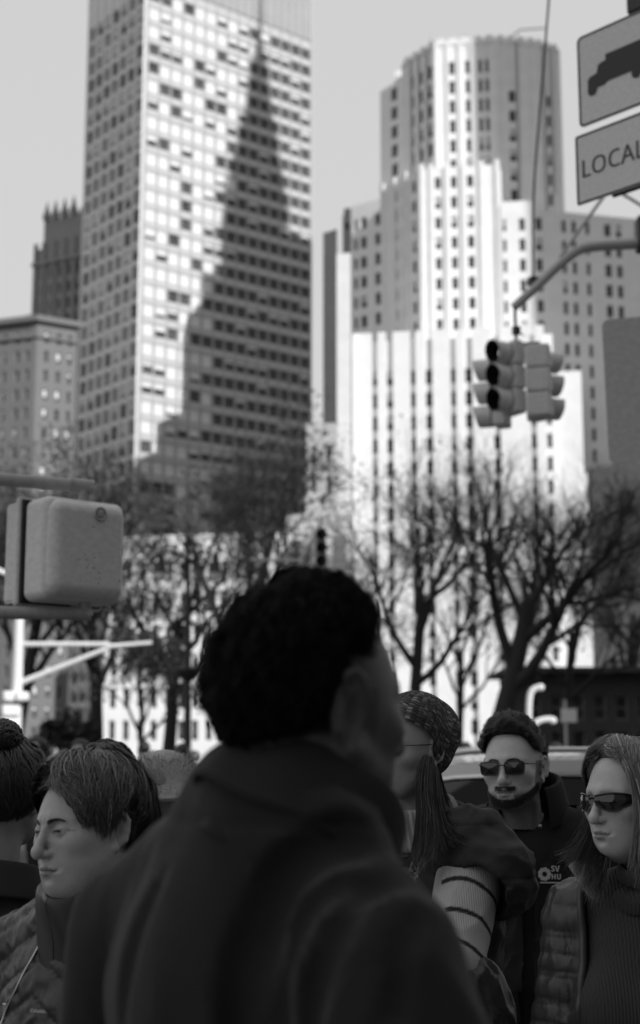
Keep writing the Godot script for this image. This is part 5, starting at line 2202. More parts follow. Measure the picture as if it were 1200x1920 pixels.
func foreground_man() -> void:
	var D := 1.50
	var foot := Vector3(-0.07, 0, -D - 0.02)
	var node := person("man in a dark wool coat in the foreground, seen from behind", foot)
	var T := face_yaw(at(592, 1328, D) - foot, 126, 4, 0)
	var s := 1.0
	var body := Shape.new()
	var eyes := Shape.new()
	build_head(body, eyes, T, {"ear": 1.2, "ear_turn": 0.08, "tone": 0.10, "scale": s, "neck": 0.060, "jaw": 1.12, "eyes": false, "beard": 0.5}, 0.0036)
	var C := Vector3(-0.074, 1.440, -1.504) - foot
	var J := joints(C, deg_to_rad(127), 1.84, 0.205)
	J.ER = J.SR + Vector3(0.075, -0.27, 0.10)
	J.WR = J.ER + J.b * Vector3(-0.02, -0.2, 0.16)
	body_skin(body, J, T, 0.10)
	wear_body(node, body, eyes)
	short_hair(node, T, s, {"seed": 3, "matte": true, "thick": 0.014, "tone": 0.006, "n": 5200, "long": 22, "wave": 0.25, "curl": 0.0035, "rough": 0.012, "lump": 34.0, "width": 0.0026, "lift": 0.008, "vary": 0.5,
		"ends": func(a: float) -> float: return deg_to_rad(lerpf(58.0, 112.0, smoothstep(0.55, 2.2, absf(a))) - 26.0 * exp(-pow((absf(a) - 1.60) / 0.26, 2.0))),
		"puff": func(a: float, t: float) -> float: return 1.0 + 0.8 * cos(a * 0.5) * (1.0 - t)})
	# coat
	var f := coat_field(J, {"girth": 1.06, "arm": 0.088, "shoulder": 0.080, "trap": 0.078, "join": 0.010, "head": T, "hole": false, "neck": C + UP * 0.15 + Vector3(0.03, 0, 0)})
	f.cap(C, Vector3(-0.040, 1.545, -1.486) - foot, 0.10, 0.092, 0.06)
	f.cap_cut(Vector3(-0.036, 1.60, -1.478) - foot, T.origin, 0.066, 0.075, 0.010)
	# the armhole crease and the folds that run from it down the sleeve
	for line in [[[668, 1552], [600, 1585], [540, 1625], [498, 1680], [470, 1760], [452, 1850], [446, 1960], 0.020], [[640, 1640], [580, 1690], [540, 1760], [515, 1850], [505, 1950], 0.010], [[720, 1640], [650, 1700], [600, 1790], [575, 1900], [570, 1990], 0.010], [[790, 1700], [760, 1790], [740, 1900], 0.006], [[300, 1640], [250, 1740], [225, 1850], [215, 1960], 0.005]]:
		var pts := []
		for q in line.slice(0, line.size() - 1):
			pts.append(on_field(f, q[0], q[1], 0.9, foot, 0.001))
		pts = smooth_path(pts, 3)
		for i in pts.size() - 1:
			f.cap_cut(pts[i], pts[i + 1], line[-1], line[-1], 0.014)
	var folds := wrinkles(4, Vector3(1.0, 0.45, 1.0), 6.0, 0.009)
	var seam_y := C.y + 0.115
	f.detail = func(p: Vector3) -> float:
		var v: float = folds.call(p) - 0.004
		v -= 0.004 * exp(-pow((p.y - seam_y) / 0.004, 2.0))
		return v
	garment(node, "coat", f, J, 0.0095, M.wool_coat)
	# stand collar, folded over
	var CT := Transform3D(Basis(UP, deg_to_rad(127)) * Basis(Vector3.RIGHT, deg_to_rad(39)), Vector3(-0.020, 1.541, -1.492) - foot)
	neck_band(node, "collar", CT, 0.074, 0.094, [Vector2(0.0, -0.07), Vector2(0.0, 0.0), Vector2(0.001, 0.050), Vector2(0.007, 0.060), Vector2(0.015, 0.054), Vector2(0.022, 0.02), Vector2(0.030, -0.018), Vector2(0.033, -0.024), Vector2(0.028, -0.030), Vector2(0.012, -0.01)], 0.3, TAU - 0.3, M.wool_coat, func(a: float, q: Vector3) -> Vector3: return Vector3(0.004 * sin(a * 5.0 + q.y * 30.0), 0.006 * sin(a * 3.0), 0))
	trousers_and_shoes(node, J, M.trouser)

func left_woman() -> void:
	var foot := Vector3(-0.42, 0, -2.66)
	var node := person("woman with short dark hair in a dark quilted jacket, looking left", foot)
	var T := face_yaw(at(161, 1556, 2.60) - foot, -43, 2, 4)
	var s := 0.96
	var body := Shape.new()
	var eyes := Shape.new()
	var f := build_head(body, eyes, T, {"tone": 0.46, "scale": s, "jaw": 1.06, "fat": 0.010, "nose": 1.3, "open": 0.0040, "gaze": -0.25, "lips": 0.55, "lines": true}, 0.0028)
	var C := Vector3(-0.425, 1.265, -2.66) - foot
	var J := joints(C, deg_to_rad(-40), 1.60, 0.175)
	body_skin(body, J, T, 0.36)
	wear_body(node, body, eyes)
	eyebrows(node, f, T, s, 300, 0.009, 0.0012, 0.04, 8)
	for m in [1.0, -1.0]:
		short_hairs(node, "eyelash", f, T, s, func() -> Array:
			var t := rng.randf()
			return [Vector3(m * lerpf(0.019, 0.043, t), 0.0058 - 0.002 * pow(t * 2.0 - 1.0, 2.0), 0.1), Vector3(m * (t - 0.3), -0.5, 0.6)], 90, 0.005, 0.0012, 0.02, 18)
	short_hair(node, T, s, {"seed": 12, "thick": 0.022, "tone": 0.034, "n": 6500, "long": 62, "wave": 0.16, "rough": 0.008, "lump": 22.0, "width": 0.0026, "lift": 0.015, "vary": 0.85, "spill": 0.22, "tilt": 0.22,
		"ends": func(a: float) -> float:
			var e := 66.0 - 12.0 * exp(-pow((a + 0.28) / 0.22, 2.0))
			var b := absf(a)
			e = lerpf(e, 93.0, smoothstep(0.08, 0.55, a) if a > 0 else smoothstep(0.55, 0.85, b))
			e = lerpf(e, 104.0, smoothstep(0.95, 1.22, b))
			e -= 24.0 * exp(-pow((b - 1.72) / 0.26, 2.0))
			e = lerpf(e, 122.0, smoothstep(1.9, 2.5, b))
			return deg_to_rad(e),
		"swirl": func(a: float, u: float) -> float: return 0.5 * u * exp(-pow((a - 0.2) / 0.5, 2.0)) - 0.3 * u * exp(-pow((a + 0.55) / 0.3, 2.0)),
		"puff": func(a: float, t: float) -> float: return 1.1 + 0.35 * sin(t * PI) + 0.2 * smoothstep(1.6, 2.6, absf(a)) - 0.35 * smoothstep(0.8, 1.0, t)})
	# quilted jacket
	var jf := coat_field(J, {"girth": 1.08, "arm": 0.075, "shoulder": 0.068, "trap": 0.070, "head": T, "open": 0.066, "neck": C + UP * 0.10, "bust": 0.9})
	var inv := (J.b as Basis).inverse()
	var folds := wrinkles(9, Vector3(1, 1, 1), 16.0, 0.005)
	jf.detail = func(p: Vector3) -> float:
		var q: Vector3 = inv * (p - C)
		var u := (q.y * 0.85 + absf(q.x) * 0.5) / 0.052
		return 0.0075 * (pow(absf(sin(u * PI)), 0.4) - 0.8) + folds.call(p)
	garment(node, "jacket", jf, J, 0.0062, M.nylon)
	var CT := Transform3D(Basis(UP, deg_to_rad(-42)) * Basis(Vector3.RIGHT, deg_to_rad(20)), at(180, 1682, 2.63) - foot)
	neck_band(node, "collar", CT, 0.070, 0.080, [Vector2(0.030, -0.10), Vector2(0.012, -0.03), Vector2(0.004, 0.03), Vector2(0.006, 0.040), Vector2(0.014, 0.042), Vector2(0.022, 0.03), Vector2(0.032, -0.02), Vector2(0.050, -0.09)], 0.01, TAU - 0.01, M.nylon, func(a: float, q: Vector3) -> Vector3: return Vector3(0.005 * sin(a * 7.0 + q.y * 40.0), 0.022 * (1.0 - cos(a)) * 0.5, 0))
	# zip and its puller
	var st := new_st()
	var zip := []
	for q in [[94, 1712], [86, 1738], [78, 1762], [64, 1790], [46, 1822], [30, 1855], [14, 1888], [4, 1915], [-6, 1945]]:
		zip.append(on_field(jf, q[0], q[1], 1.8, foot))
	zip = smooth_path(zip, 4)
	tube(st, zip, same(0.0022, zip.size()), 6)
	part("zip", st, M.metal, node)
	st = new_st()
	soft_box(st, on_field(jf, 9, 1893, 1.8, foot), Vector3(0.010, 0.022, 0.005), Basis(UP, -0.6), 0.002, 2)
	part("zip_puller", st, M.metal, node)
	brand_text(node, "chest_lettering", "Columbia", on_field(jf, 74, 1896, 1.8, foot, 0.004), deg_to_rad(-22), 0.036)
	trousers_and_shoes(node, J, M.trouser)

func same(v: float, n: int) -> Array:
	var a := []
	a.resize(n)
	a.fill(v)
	return a

func eyebrows(node: Node, f: Field, T: Transform3D, s: float, n: int, long: float, width: float, tone: float, seed_: int) -> void:
	for m in [1.0, -1.0]:
		short_hairs(node, "eyebrow", f, T, s, func() -> Array: return brow_spot(m), n, long, width, tone, seed_)

# knitted hat over the head: ribs from the crown, each stitch a small bump of lighter or darker yarn
func knit_hat(node: Node, T: Transform3D, s: float, tilt: float, ends: Callable, thick: float, slouch: float) -> void:
	rng.seed = 4
	var TT := T * Transform3D(Basis.from_scale(Vector3.ONE * s), Vector3.ZERO)
	var sh := Shape.new()
	var na := 288
	var nf := 120
	var rows := []
	var cols := []
	var yarn := []
	for i in 48 * 40:
		yarn.append(exp(rng.randfn(-2.3, 0.75)))
	for i in nf + 1:
		var t := i / float(nf)
		var row := []
		var col := []
		for j in na + 1:
			var a := TAU * j / na
			var ph: float = ends.call(wrapf(a, -PI, PI)) * t
			var q := scalp_point(a + 0.25 * t, ph, tilt)
			var rib := absf(sin(a * 12.0))
			var st := fposmod(t * 40.0 + 0.8 * absf(fposmod(a * 24.0 / PI, 1.0) - 0.5), 1.0)
			var h := thick * (1.0 - pow(t, 8.0) * 0.45) + slouch * pow(maxf(0.0, -cos(a)), 1.5) * sin(minf(t * 1.5, 1.0) * PI) + slouch * 0.6 * (1.0 - t) * (1.0 - t)
			h += 0.0035 * pow(rib, 0.6) + 0.0016 * sin(st * PI)
			row.append([TT * (q[0] + q[1] * h), Vector3.ZERO])
			var k := int(fposmod(a * 24.0 / PI, 48.0)) * 40 + mini(int(t * 40.0), 39)
			col.append(clampf(yarn[k], 0.02, 0.5))
		rows.append(row)
		cols.append(col)
	smooth_rows(rows)
	var ids := []
	for i in nf + 1:
		var row := []
		for j in na + 1:
			var v: Array = rows[i][j]
			row.append(sh.put(v[0], v[1] if v[1].dot(v[0] - T.origin) > 0 else -v[1], lin(cols[i][j])))
		ids.append(row)
	for i in nf:
		for j in na:
			sh.face(ids[i][j], ids[i + 1][j], ids[i + 1][j + 1])
			sh.face(ids[i][j], ids[i + 1][j + 1], ids[i][j + 1])
	finish("knit_hat", sh, M.dyed, node)

# spectacles: two rimmed lenses with a bridge and side arms; frame points in head axes
func spectacles(node: Node, called: String, T: Transform3D, s: float, w: float, h: float, r: float, rim: float, lens: Material, frame: Material, y := 0.002) -> void:
	var TT := T * Transform3D(Basis.from_scale(Vector3.ONE * s), Vector3.ZERO)
	var o := MeshInstance3D.new()
	var st := new_st()
	var glass := []
	for m in [1.0, -1.0]:
		var b := Basis(UP, m * 0.16)
		var c := Vector3(m * (w / 2 + 0.009), y, 0.1035)
		var ring := []
		var disc := []
		for i in 25:
			var t := TAU * i / 24
			var sx := signf(cos(t)) * pow(absf(cos(t)), r)
			var sy := signf(sin(t)) * pow(absf(sin(t)), r)
			ring.append(TT * (c + b * Vector3(sx * w / 2 * (1.0 + 0.06 * sy), sy * h / 2, 0)))
			disc.append(TT * (c + b * Vector3(sx * w / 2 * (1.0 + 0.06 * sy), sy * h / 2, 0.0)))
		tube(st, ring, same(rim, 25), 6, false)
		var g := new_st()
		var mid := TT * (c + b * Vector3(0, 0, 0.003))
		for i in 24:
			tri(g, mid, disc[i], disc[i + 1])
		glass.append(g)
		var hinge := c + b * Vector3(m * w / 2 * 1.04, h * 0.3, 0)
		tube(st, [TT * hinge, TT * (hinge + Vector3(m * 0.008, 0, -0.012)), TT * Vector3(m * 0.0785, hinge.y, 0.0), TT * Vector3(m * 0.0785, hinge.y - 0.02, -0.03)], same(rim * 0.95, 4), 6)
	tube(st, [TT * Vector3(-0.0095, y + h * 0.18, 0.106), TT * Vector3(0, y + h * 0.26, 0.108), TT * Vector3(0.0095, y + h * 0.18, 0.106)], same(rim, 3), 6)
	o = part(called, st, frame, node)
	for g in glass:
		part("lens", g, lens, o)

func hat_woman() -> void:
	var foot := Vector3(0.26, 0, -3.5)
	var node := person("woman in a speckled knit hat, dark vest and striped sweater, turned away", foot)
	var T := face_yaw(at(768, 1407, 3.42) - foot, -50, 2, 0)
	var s := 0.96
	var body := Shape.new()
	var eyes := Shape.new()
	build_head(body, eyes, T, {"tone": 0.36, "scale": s, "eyes": false}, 0.0042)
	var C := Vector3(0.25, 1.375, -3.47) - foot
	var J := joints(C, deg_to_rad(-44), 1.68, 0.18)
	J.SL = at(886, 1598, 3.34) - foot
	J.EL = at(848, 1800, 3.18) - foot
	J.WL = at(748, 1812, 3.02) - foot
	body_skin(body, J, T, 0.36)
	wear_body(node, body, eyes)
	spectacles(node, "glasses", T, s, 0.046, 0.040, 1.0, 0.0011, M.clear_lens, M.plastic_black)
	knit_hat(node, T, s, 0.62, func(a: float) -> float: return deg_to_rad(90.0 + 26.0 * smoothstep(0.9, 1.7, absf(a)) - 8.0 * smoothstep(2.2, 3.0, absf(a))), 0.016, 0.022)
	# long straight hair in front of the shoulder
	var sh := Shape.new()
	var guides := []
	for g in [[[792, 1416, 3.36], [783, 1470, 3.34], [785, 1530, 3.30], [777, 1590, 3.27], [764, 1645, 3.24]], [[802, 1420, 3.355], [796, 1475, 3.32], [800, 1535, 3.27], [795, 1590, 3.24], [780, 1645, 3.22]], [[810, 1425, 3.37], [810, 1480, 3.33], [814, 1530, 3.27], [814, 1580, 3.235], [806, 1615, 3.22]], [[816, 1428, 3.40], [824, 1480, 3.36], [832, 1530, 3.30], [848, 1562, 3.26], [880, 1572, 3.23]], [[820, 1430, 3.44], [834, 1482, 3.42], [846, 1515, 3.36], [856, 1545, 3.32], [868, 1562, 3.30]]]:
		guides.append(g.map(func(q): return at(q[0], q[1], q[2]) - foot))
	var mid := T.origin
	hair_sheet(sh, guides.slice(0, 3), 0.035, 0.006, mid)
	long_hair(sh, guides.slice(0, 4), 620, 0.085, 0.0026, 0.006, 5, mid, 0.5)
	long_hair(sh, guides.slice(3, 5), 90, 0.045, 0.0022, 0.005, 6, mid, 0.5)
	finish("hair", sh, M.hair, node)
	# sweater with dark stripes round the sleeve
	var f := coat_field(J, {"girth": 1.0, "arm": 0.074, "join": 0.02, "head": T, "open": 0.06, "neck": C + UP * 0.09, "trap": 0.06})
	var soft := wrinkles(14, Vector3(1, 1, 1), 7.0, 0.005)
	f.detail = func(p: Vector3) -> float: return soft.call(p)
	var ax: Vector3 = J.EL - J.SL
	var tint := func(p: Vector3) -> Color:
		var t: float = (p - J.SL).dot(ax) / ax.length()
		var k := absf(fposmod(t + 0.006 * sin(p.x * 30.0) - 0.035, 0.078) - 0.0065)
		if p.x > C.x + 0.02 and t > 0.03:
			return lin(lerpf(0.03, 0.68, smoothstep(0.0045, 0.0075, k)))
		return lin(0.68)
	garment(node, "sweater", f, J, 0.0046, M.striped_knit, tint, null, J.C.y - 0.30)
	var CT := Transform3D(Basis(UP, deg_to_rad(-50)) * Basis(Vector3.RIGHT, deg_to_rad(14)), at(786, 1550, 3.44) - foot)
	neck_band(node, "cowl_collar", CT, 0.068, 0.072, [Vector2(0.0, -0.06), Vector2(0.0, 0.02), Vector2(0.004, 0.050), Vector2(0.016, 0.054), Vector2(0.024, 0.035), Vector2(0.027, 0.0), Vector2(0.030, -0.03), Vector2(0.022, -0.04), Vector2(0.01, -0.02)], 0.0, TAU, M.knit_pale, func(a: float, q: Vector3) -> Vector3: return Vector3(0.0022 * sin(a * 46.0) + 0.004 * sin(a * 3.0), 0.006 * sin(a * 2.0 + 1.0), 0), 200)
	neck_band(node, "dark_stripe", CT, 0.068, 0.072, [Vector2(0.020, -0.045), Vector2(0.034, -0.046), Vector2(0.042, -0.056), Vector2(0.036, -0.064), Vector2(0.02, -0.062)], 0.0, TAU, M.black_cloth)
	# padded vest with wide shoulder caps, open at the throat
	var v := coat_field(J, {"girth": 1.20, "sleeves": false, "head": T, "open": 0.078, "neck": C + UP * 0.085, "trap": 0.070, "shoulder": 0.085})
	var lv: Vector3 = (J.b as Basis).x
	v.cap(J.SL + UP * 0.01, J.SL + lv * 0.065 - UP * 0.05, 0.094, 0.094, 0.02)
	v.cap(J.SR + UP * 0.0, J.SR - lv * 0.055 - UP * 0.035, 0.092, 0.090, 0.02)
	v.cap_cut(J.SL + ax * 0.46 + lv * 0.03, J.SL + ax * 1.3 + lv * 0.02, 0.080, 0.11, 0.012)
	v.cap_cut(J.SR - UP * 0.03 - lv * 0.05, J.ER - lv * 0.05, 0.088, 0.10, 0.012)
	var inv := (J.b as Basis).inverse()
	var puff := wrinkles(21, Vector3(1, 1.4, 1), 8.0, 0.012)
	v.detail = func(p: Vector3) -> float:
		var q: Vector3 = inv * (p - C)
		return puff.call(p) + 0.008 * (pow(absf(sin((q.y + 0.03) / 0.11 * PI)), 0.5) - 0.7)
	garment(node, "vest", v, J, 0.0075, M.vest_cloth, null, func(p: Vector3) -> bool:
		var q: Vector3 = inv * (p - C)
		return not (q.z > 0.0 and absf(q.x) < 0.020 + maxf(0.0, q.y + 0.20) * 0.30))
	var CT2 := Transform3D(Basis(UP, deg_to_rad(-60)) * Basis(Vector3.RIGHT, deg_to_rad(10)), at(800, 1562, 3.46) - foot)
	neck_band(node, "vest_collar", CT2, 0.085, 0.088, [Vector2(0.02, -0.06), Vector2(0.01, 0.0), Vector2(0.016, 0.045), Vector2(0.028, 0.050), Vector2(0.036, 0.03), Vector2(0.044, -0.02), Vector2(0.06, -0.07)], 0.9, TAU - 0.9, M.vest_cloth, func(a: float, q: Vector3) -> Vector3: return Vector3(0.004 * sin(a * 6.0), 0.01 * sin(a * 2.0), 0))
	trousers_and_shoes(node, J, M.trouser)
	# black shoulder bag under her arm
	var bag := thing("shoulder_bag", "black soft bag under the arm of the woman in the knit hat", "bag", foot + Vector3(0, 0, 0))
	var bf := Field.new()
	bf.ell(at(880, 1905, 3.16) - foot, Vector3(0.10, 0.13, 0.07), 0.02, Basis(UP, 0.5))
	bf.ell(at(850, 1990, 3.14) - foot, Vector3(0.15, 0.13, 0.08), 0.06, Basis(UP, 0.5))
	var bw := wrinkles(33, Vector3(1.4, 0.6, 1.4), 11.0, 0.012)
	bf.detail = func(p: Vector3) -> float: return bw.call(p)
	var bs := Shape.new()
	nets(bf, at(860, 1950, 3.16) - foot - Vector3.ONE * 0.3, at(860, 1950, 3.16) - foot + Vector3.ONE * 0.3, 0.009, bs)
	finish("pouch", bs, M.nylon, bag)
	var st := new_st()
	var strap := smooth_path([at(905, 1860, 3.16) - foot, J.SL + lv * 0.0 + UP * 0.10, at(850, 1880, 3.30) - foot], 8)
	tube(st, strap, same(0.009, strap.size()), 6)
	part("strap", st, M.black_cloth, bag)

func sunglasses_man() -> void:
	var foot := Vector3(0.60, 0, -4.18)
	var node := person("man with dark sunglasses and a short beard in a black jacket", foot)
	var T := face_yaw(at(963, 1440, 4.12) - foot, -25, 0, 2)
	var s := 1.04
	var body := Shape.new()
	var eyes := Shape.new()
	var f := build_head(body, eyes, T, {"tone": 0.60, "scale": s, "eyes": true, "beard": 0.9, "jaw": 1.02, "neck": 0.056, "lips": 0.6}, 0.0034)
	var C := Vector3(0.60, 1.395, -4.18) - foot
	var J := joints(C, deg_to_rad(-16), 1.76, 0.195)
	body_skin(body, J, T, 0.44)
	wear_body(node, body, eyes)
	eyebrows(node, f, T, s, 240, 0.008, 0.0012, 0.02, 9)
	short_hairs(node, "beard", f, T, s, func() -> Array:
		var k := rng.randf()
		if k < 0.22:
			return [Vector3(rng.randf_range(-0.030, 0.030), rng.randf_range(-0.057, -0.048), 0.1), Vector3(signf(rng.randf() - 0.5) * 0.6, -1, 0)]
		var t := rng.randf_range(-1.0, 1.0)
		var a := t * 1.75
		return [Vector3(sin(a) * 0.075, lerpf(-0.094, -0.045, pow(absf(t), 1.6)) + rng.randf_range(-0.014, 0.012), 0.02 + cos(a) * 0.075), Vector3(sin(a) * 0.2, -1, 0.2)], 2600, 0.007, 0.0012, 0.018, 10)
	short_hair(node, T, s, {"seed": 21, "thick": 0.020, "tone": 0.020, "n": 5200, "long": 26, "wave": 0.25, "curl": 0.002, "rough": 0.012, "lump": 30.0, "width": 0.0026, "lift": 0.012, "vary": 0.5, "spill": 0.03, "tilt": 0.18,
		"ends": func(a: float) -> float:
			var b := absf(a)
			var e := lerpf(58.0, 80.0, smoothstep(0.5, 1.1, b))
			e -= 4.0 * exp(-pow((b - 1.7) / 0.3, 2.0))
			e = lerpf(e, 116.0, smoothstep(1.9, 2.6, b))
			return deg_to_rad(e),
		"puff": func(a: float, t: float) -> float: return (0.55 + 0.9 * maxf(0.0, cos(a)) * t + 0.6 * (1.0 - t)) * (1.0 - 0.35 * smoothstep(0.9, 1.6, absf(a)) * t) * (1.3 if absf(a) < 0.8 else 1.0)})
	spectacles(node, "sunglasses", T, s, 0.052, 0.035, 0.40, 0.0020, M.tinted_lens, M.plastic_black, 0.0)
	# t-shirt, then an open jacket with a stand collar
	var tf := coat_field(J, {"girth": 0.97, "sleeves": false, "head": T, "open": 0.060, "neck": C + UP * 0.085, "trap": 0.052})
	garment(node, "t_shirt", tf, J, 0.012, M.black_cloth)
	var jf := coat_field(J, {"girth": 1.10, "arm": 0.074, "shoulder": 0.070, "trap": 0.062, "head": T, "open": 0.085, "neck": C + UP * 0.08})
	var folds := wrinkles(41, Vector3(1.2, 0.6, 1.2), 9.0, 0.010)
	jf.detail = func(p: Vector3) -> float: return folds.call(p)
	var inv := (J.b as Basis).inverse()
	garment(node, "jacket", jf, J, 0.0085, M.black_cloth, null, func(p: Vector3) -> bool:
		var q: Vector3 = inv * (p - C)
		return not (q.z > 0.0 and absf(q.x - 0.01) < 0.012 + maxf(0.0, q.y + 0.13) * 0.55))
	var CT := Transform3D(Basis(UP, deg_to_rad(-16)) * Basis(Vector3.RIGHT, deg_to_rad(16)), C + UP * 0.10 + Vector3(0.0, 0, 0.0))
	neck_band(node, "collar", CT, 0.078, 0.080, [Vector2(0.012, -0.06), Vector2(0.004, 0.0), Vector2(0.008, 0.045), Vector2(0.018, 0.05), Vector2(0.026, 0.03), Vector2(0.034, -0.01), Vector2(0.044, -0.055)], 0.62, TAU - 0.62, M.black_cloth, func(a: float, q: Vector3) -> Vector3: return Vector3(0.012 * pow(maxf(0.0, cos(a)), 2.0), 0.0, 0))
	for q in [[1013, 1549], [985, 1590]]:
		var st := new_st()
		lathe(st, [Vector2(0.0, 0.003), Vector2(0.004, 0.0028), Vector2(0.0055, 0.001), Vector2(0.0055, -0.002)], Transform3D(Basis(UP, -0.2) * Basis(Vector3.RIGHT, PI / 2), on_field(jf, q[0], q[1], 3.4, foot, 0.002)), 12)
		part("snap_button", st, M.metal, node)
	# chest print: a flower-like emblem, two lines of letters and a rule
	var c := on_field(jf, 1021, 1639, 3.4, foot, 0.008)
	var b := Basis(UP, -0.12)
	var st := new_st()
	for k in 9:
		var t := TAU * k / 9
		var p := c + b * Vector3(cos(t), sin(t), 0) * 0.0125
		for m in 8:
			tri(st, p, p + b * Vector3(cos(TAU * (m + 1) / 8), sin(TAU * (m + 1) / 8), 0) * 0.0062, p + b * Vector3(cos(TAU * m / 8), sin(TAU * m / 8), 0) * 0.0062)
	part("emblem", st, M.white_thread, node)
	brand_text(node, "chest_lettering", "SV", on_field(jf, 1041, 1629, 3.4, foot, 0.014), -0.12, 0.023)
	brand_text(node, "chest_lettering", "HU", on_field(jf, 1043, 1644, 3.4, foot, 0.014), -0.12, 0.025)
	st = new_st()
	box(st, on_field(jf, 1034, 1655, 3.4, foot, 0.008), Vector3(0.062, 0.003, 0.0015), b)
	part("printed_rule", st, M.white_thread, node)
	trousers_and_shoes(node, J, M.trouser)

func right_woman() -> void:
	var foot := Vector3(0.69, 0, -3.08)
	var node := person("woman with wavy hair, wraparound sunglasses and a ribbed cowl sweater", foot)
	var T := face_yaw(at(1178, 1500, 3.05) - foot, -55, 2, 2)
	var s := 0.98
	var body := Shape.new()
	var eyes := Shape.new()
	build_head(body, eyes, T, {"tone": 0.55, "scale": s, "eyes": false, "fat": 0.006, "nose": 0.95, "lips": 0.55}, 0.0032)
	var C := Vector3(0.705, 1.30, -3.06) - foot
	var J := joints(C, deg_to_rad(-30), 1.66, 0.178)
	J.ER = J.SR + Vector3(-0.055, -0.29, 0.04)
	J.WR = J.ER + Vector3(-0.02, -0.24, 0.06)
	body_skin(body, J, T, 0.44)
	wear_body(node, body, eyes)
	# wraparound sunglasses: one dark curved shield for each eye and wide arms
	var TT := T * Transform3D(Basis.from_scale(Vector3.ONE * s), Vector3.ZERO)
	var frame := new_st()
	var sides := []
	for m in [1.0, -1.0]:
		var rows := []
		for i in 15:
			var u := i / 14.0
			var a: float = lerpf(0.10, 1.15, u) * m
			var up := lerpf(0.010, 0.016, sin(minf(u * 1.6, 1.0) * PI * 0.5)) - 0.012 * pow(u, 3.0)
			var dn := lerpf(0.008, 0.023, sin(clampf(u * 1.5, 0.0, 1.0) * PI * 0.75)) - 0.020 * pow(u, 4.0)
			var row := []
			for j in 7:
				var v := lerpf(up, -dn, j / 6.0)
				var bulge := 0.004 * (1.0 - pow(j / 3.0 - 1.0, 2.0))
				var r := 0.090 + bulge
				row.append([TT * Vector3(sin(a) * r * 0.90, v + 0.004, 0.018 + cos(a) * r), Vector3.ZERO])
			rows.append(row)
		smooth_rows(rows)
		var g := new_st()
		grid_rows(g, rows)
		sides.append(g)
		tube(frame, rows.map(func(r): return r[0][0]), same(0.0026, 15), 6)
		tube(frame, rows.map(func(r): return r[6][0]), same(0.0016, 15), 6)
		tube(frame, [rows[14][3][0], TT * Vector3(m * 0.083, 0.003, 0.02), TT * Vector3(m * 0.080, -0.004, -0.02)], [0.006, 0.0045, 0.003], 8)
	tube(frame, [TT * Vector3(-0.009, 0.010, 0.1065), TT * Vector3(0, 0.011, 0.108), TT * Vector3(0.009, 0.010, 0.1065)], same(0.004, 3), 6)
	var gl := part("sunglasses", frame, M.plastic_black, node)
	for g in sides:
		part("lens", g, M.tinted_lens, gl)
	# hair: parted cap and long wavy locks blown to the left
	short_hair(node, T, s, {"seed": 51, "thick": 0.017, "tone": 0.11, "n": 4600, "long": 70, "wave": 0.12, "rough": 0.006, "lump": 20.0, "width": 0.0026, "lift": 0.010, "vary": 0.55, "spill": 0.1, "tilt": 0.05,
		"ends": func(a: float) -> float:
			var b := absf(a)
			return deg_to_rad(lerpf(lerpf(50.0, 82.0, smoothstep(0.35, 0.8, b)), 112.0, smoothstep(0.9, 1.4, b))),
		"swirl": func(a: float, u: float) -> float: return 0.5 * u * signf(a) * exp(-pow(absf(a) / 0.5, 2.0)),
		"puff": func(a: float, t: float) -> float: return 0.9 + 0.5 * sin(t * PI * 0.8)})
	var sh := Shape.new()
	var far := []
	for g in [[[1135, 1440, 3.14], [1108, 1490, 3.16], [1098, 1540, 3.12], [1075, 1585, 3.08], [1042, 1602, 3.04]], [[1130, 1460, 3.12], [1110, 1510, 3.13], [1100, 1560, 3.08], [1078, 1605, 3.03], [1062, 1625, 3.0]], [[1128, 1480, 3.10], [1116, 1530, 3.10], [1112, 1580, 3.04], [1098, 1625, 2.98], [1086, 1660, 2.95]], [[1132, 1500, 3.08], [1126, 1550, 3.08], [1124, 1600, 3.02], [1112, 1640, 2.97], [1098, 1680, 2.94]], [[1140, 1520, 3.06], [1138, 1570, 3.06], [1136, 1615, 3.00], [1128, 1655, 2.97], [1118, 1690, 2.94]]]:
		far.append(g.map(func(q): return at(q[0], q[1], q[2]) - foot))
	hair_sheet(sh, far.slice(1, 5), 0.13, 0.004, T.origin)
	long_hair(sh, far, 1000, 0.20, 0.0026, 0.006, 15, T.origin, 0.55)
	var near := []
	for g in [[[1172, 1428, 2.96], [1186, 1462, 2.935], [1196, 1520, 2.92], [1192, 1590, 2.90], [1186, 1640, 2.88]], [[1200, 1435, 2.95], [1215, 1490, 2.93], [1225, 1560, 2.92], [1216, 1620, 2.90], [1208, 1690, 2.88]], [[1215, 1440, 2.98], [1235, 1500, 2.96], [1245, 1570, 2.95], [1240, 1640, 2.92], [1230, 1710, 2.9]], [[1228, 1450, 3.05], [1252, 1510, 3.04], [1265, 1580, 3.03], [1265, 1650, 3.0], [1255, 1720, 2.98]]]:
		near.append(g.map(func(q): return at(q[0], q[1], q[2]) - foot))
	hair_sheet(sh, near.slice(0, 4), 0.09, 0.006, T.origin)
	long_hair(sh, near, 800, 0.15, 0.0026, 0.006, 16, T.origin, 0.55)
	finish("long_hair", sh, M.hair, node)
	# ribbed sweater with a cowl neck
	var f := coat_field(J, {"girth": 1.0, "arm": 0.055, "head": T, "open": 0.058, "neck": C + UP * 0.085, "trap": 0.055, "bust": 1.08})
	garment(node, "sweater", f, J, 0.0066, M.rib_knit)
	var CT := Transform3D(Basis(UP, deg_to_rad(-34)) * Basis(Vector3.RIGHT, deg_to_rad(20)), C + UP * 0.072 + Vector3(0.005, 0, 0.018))
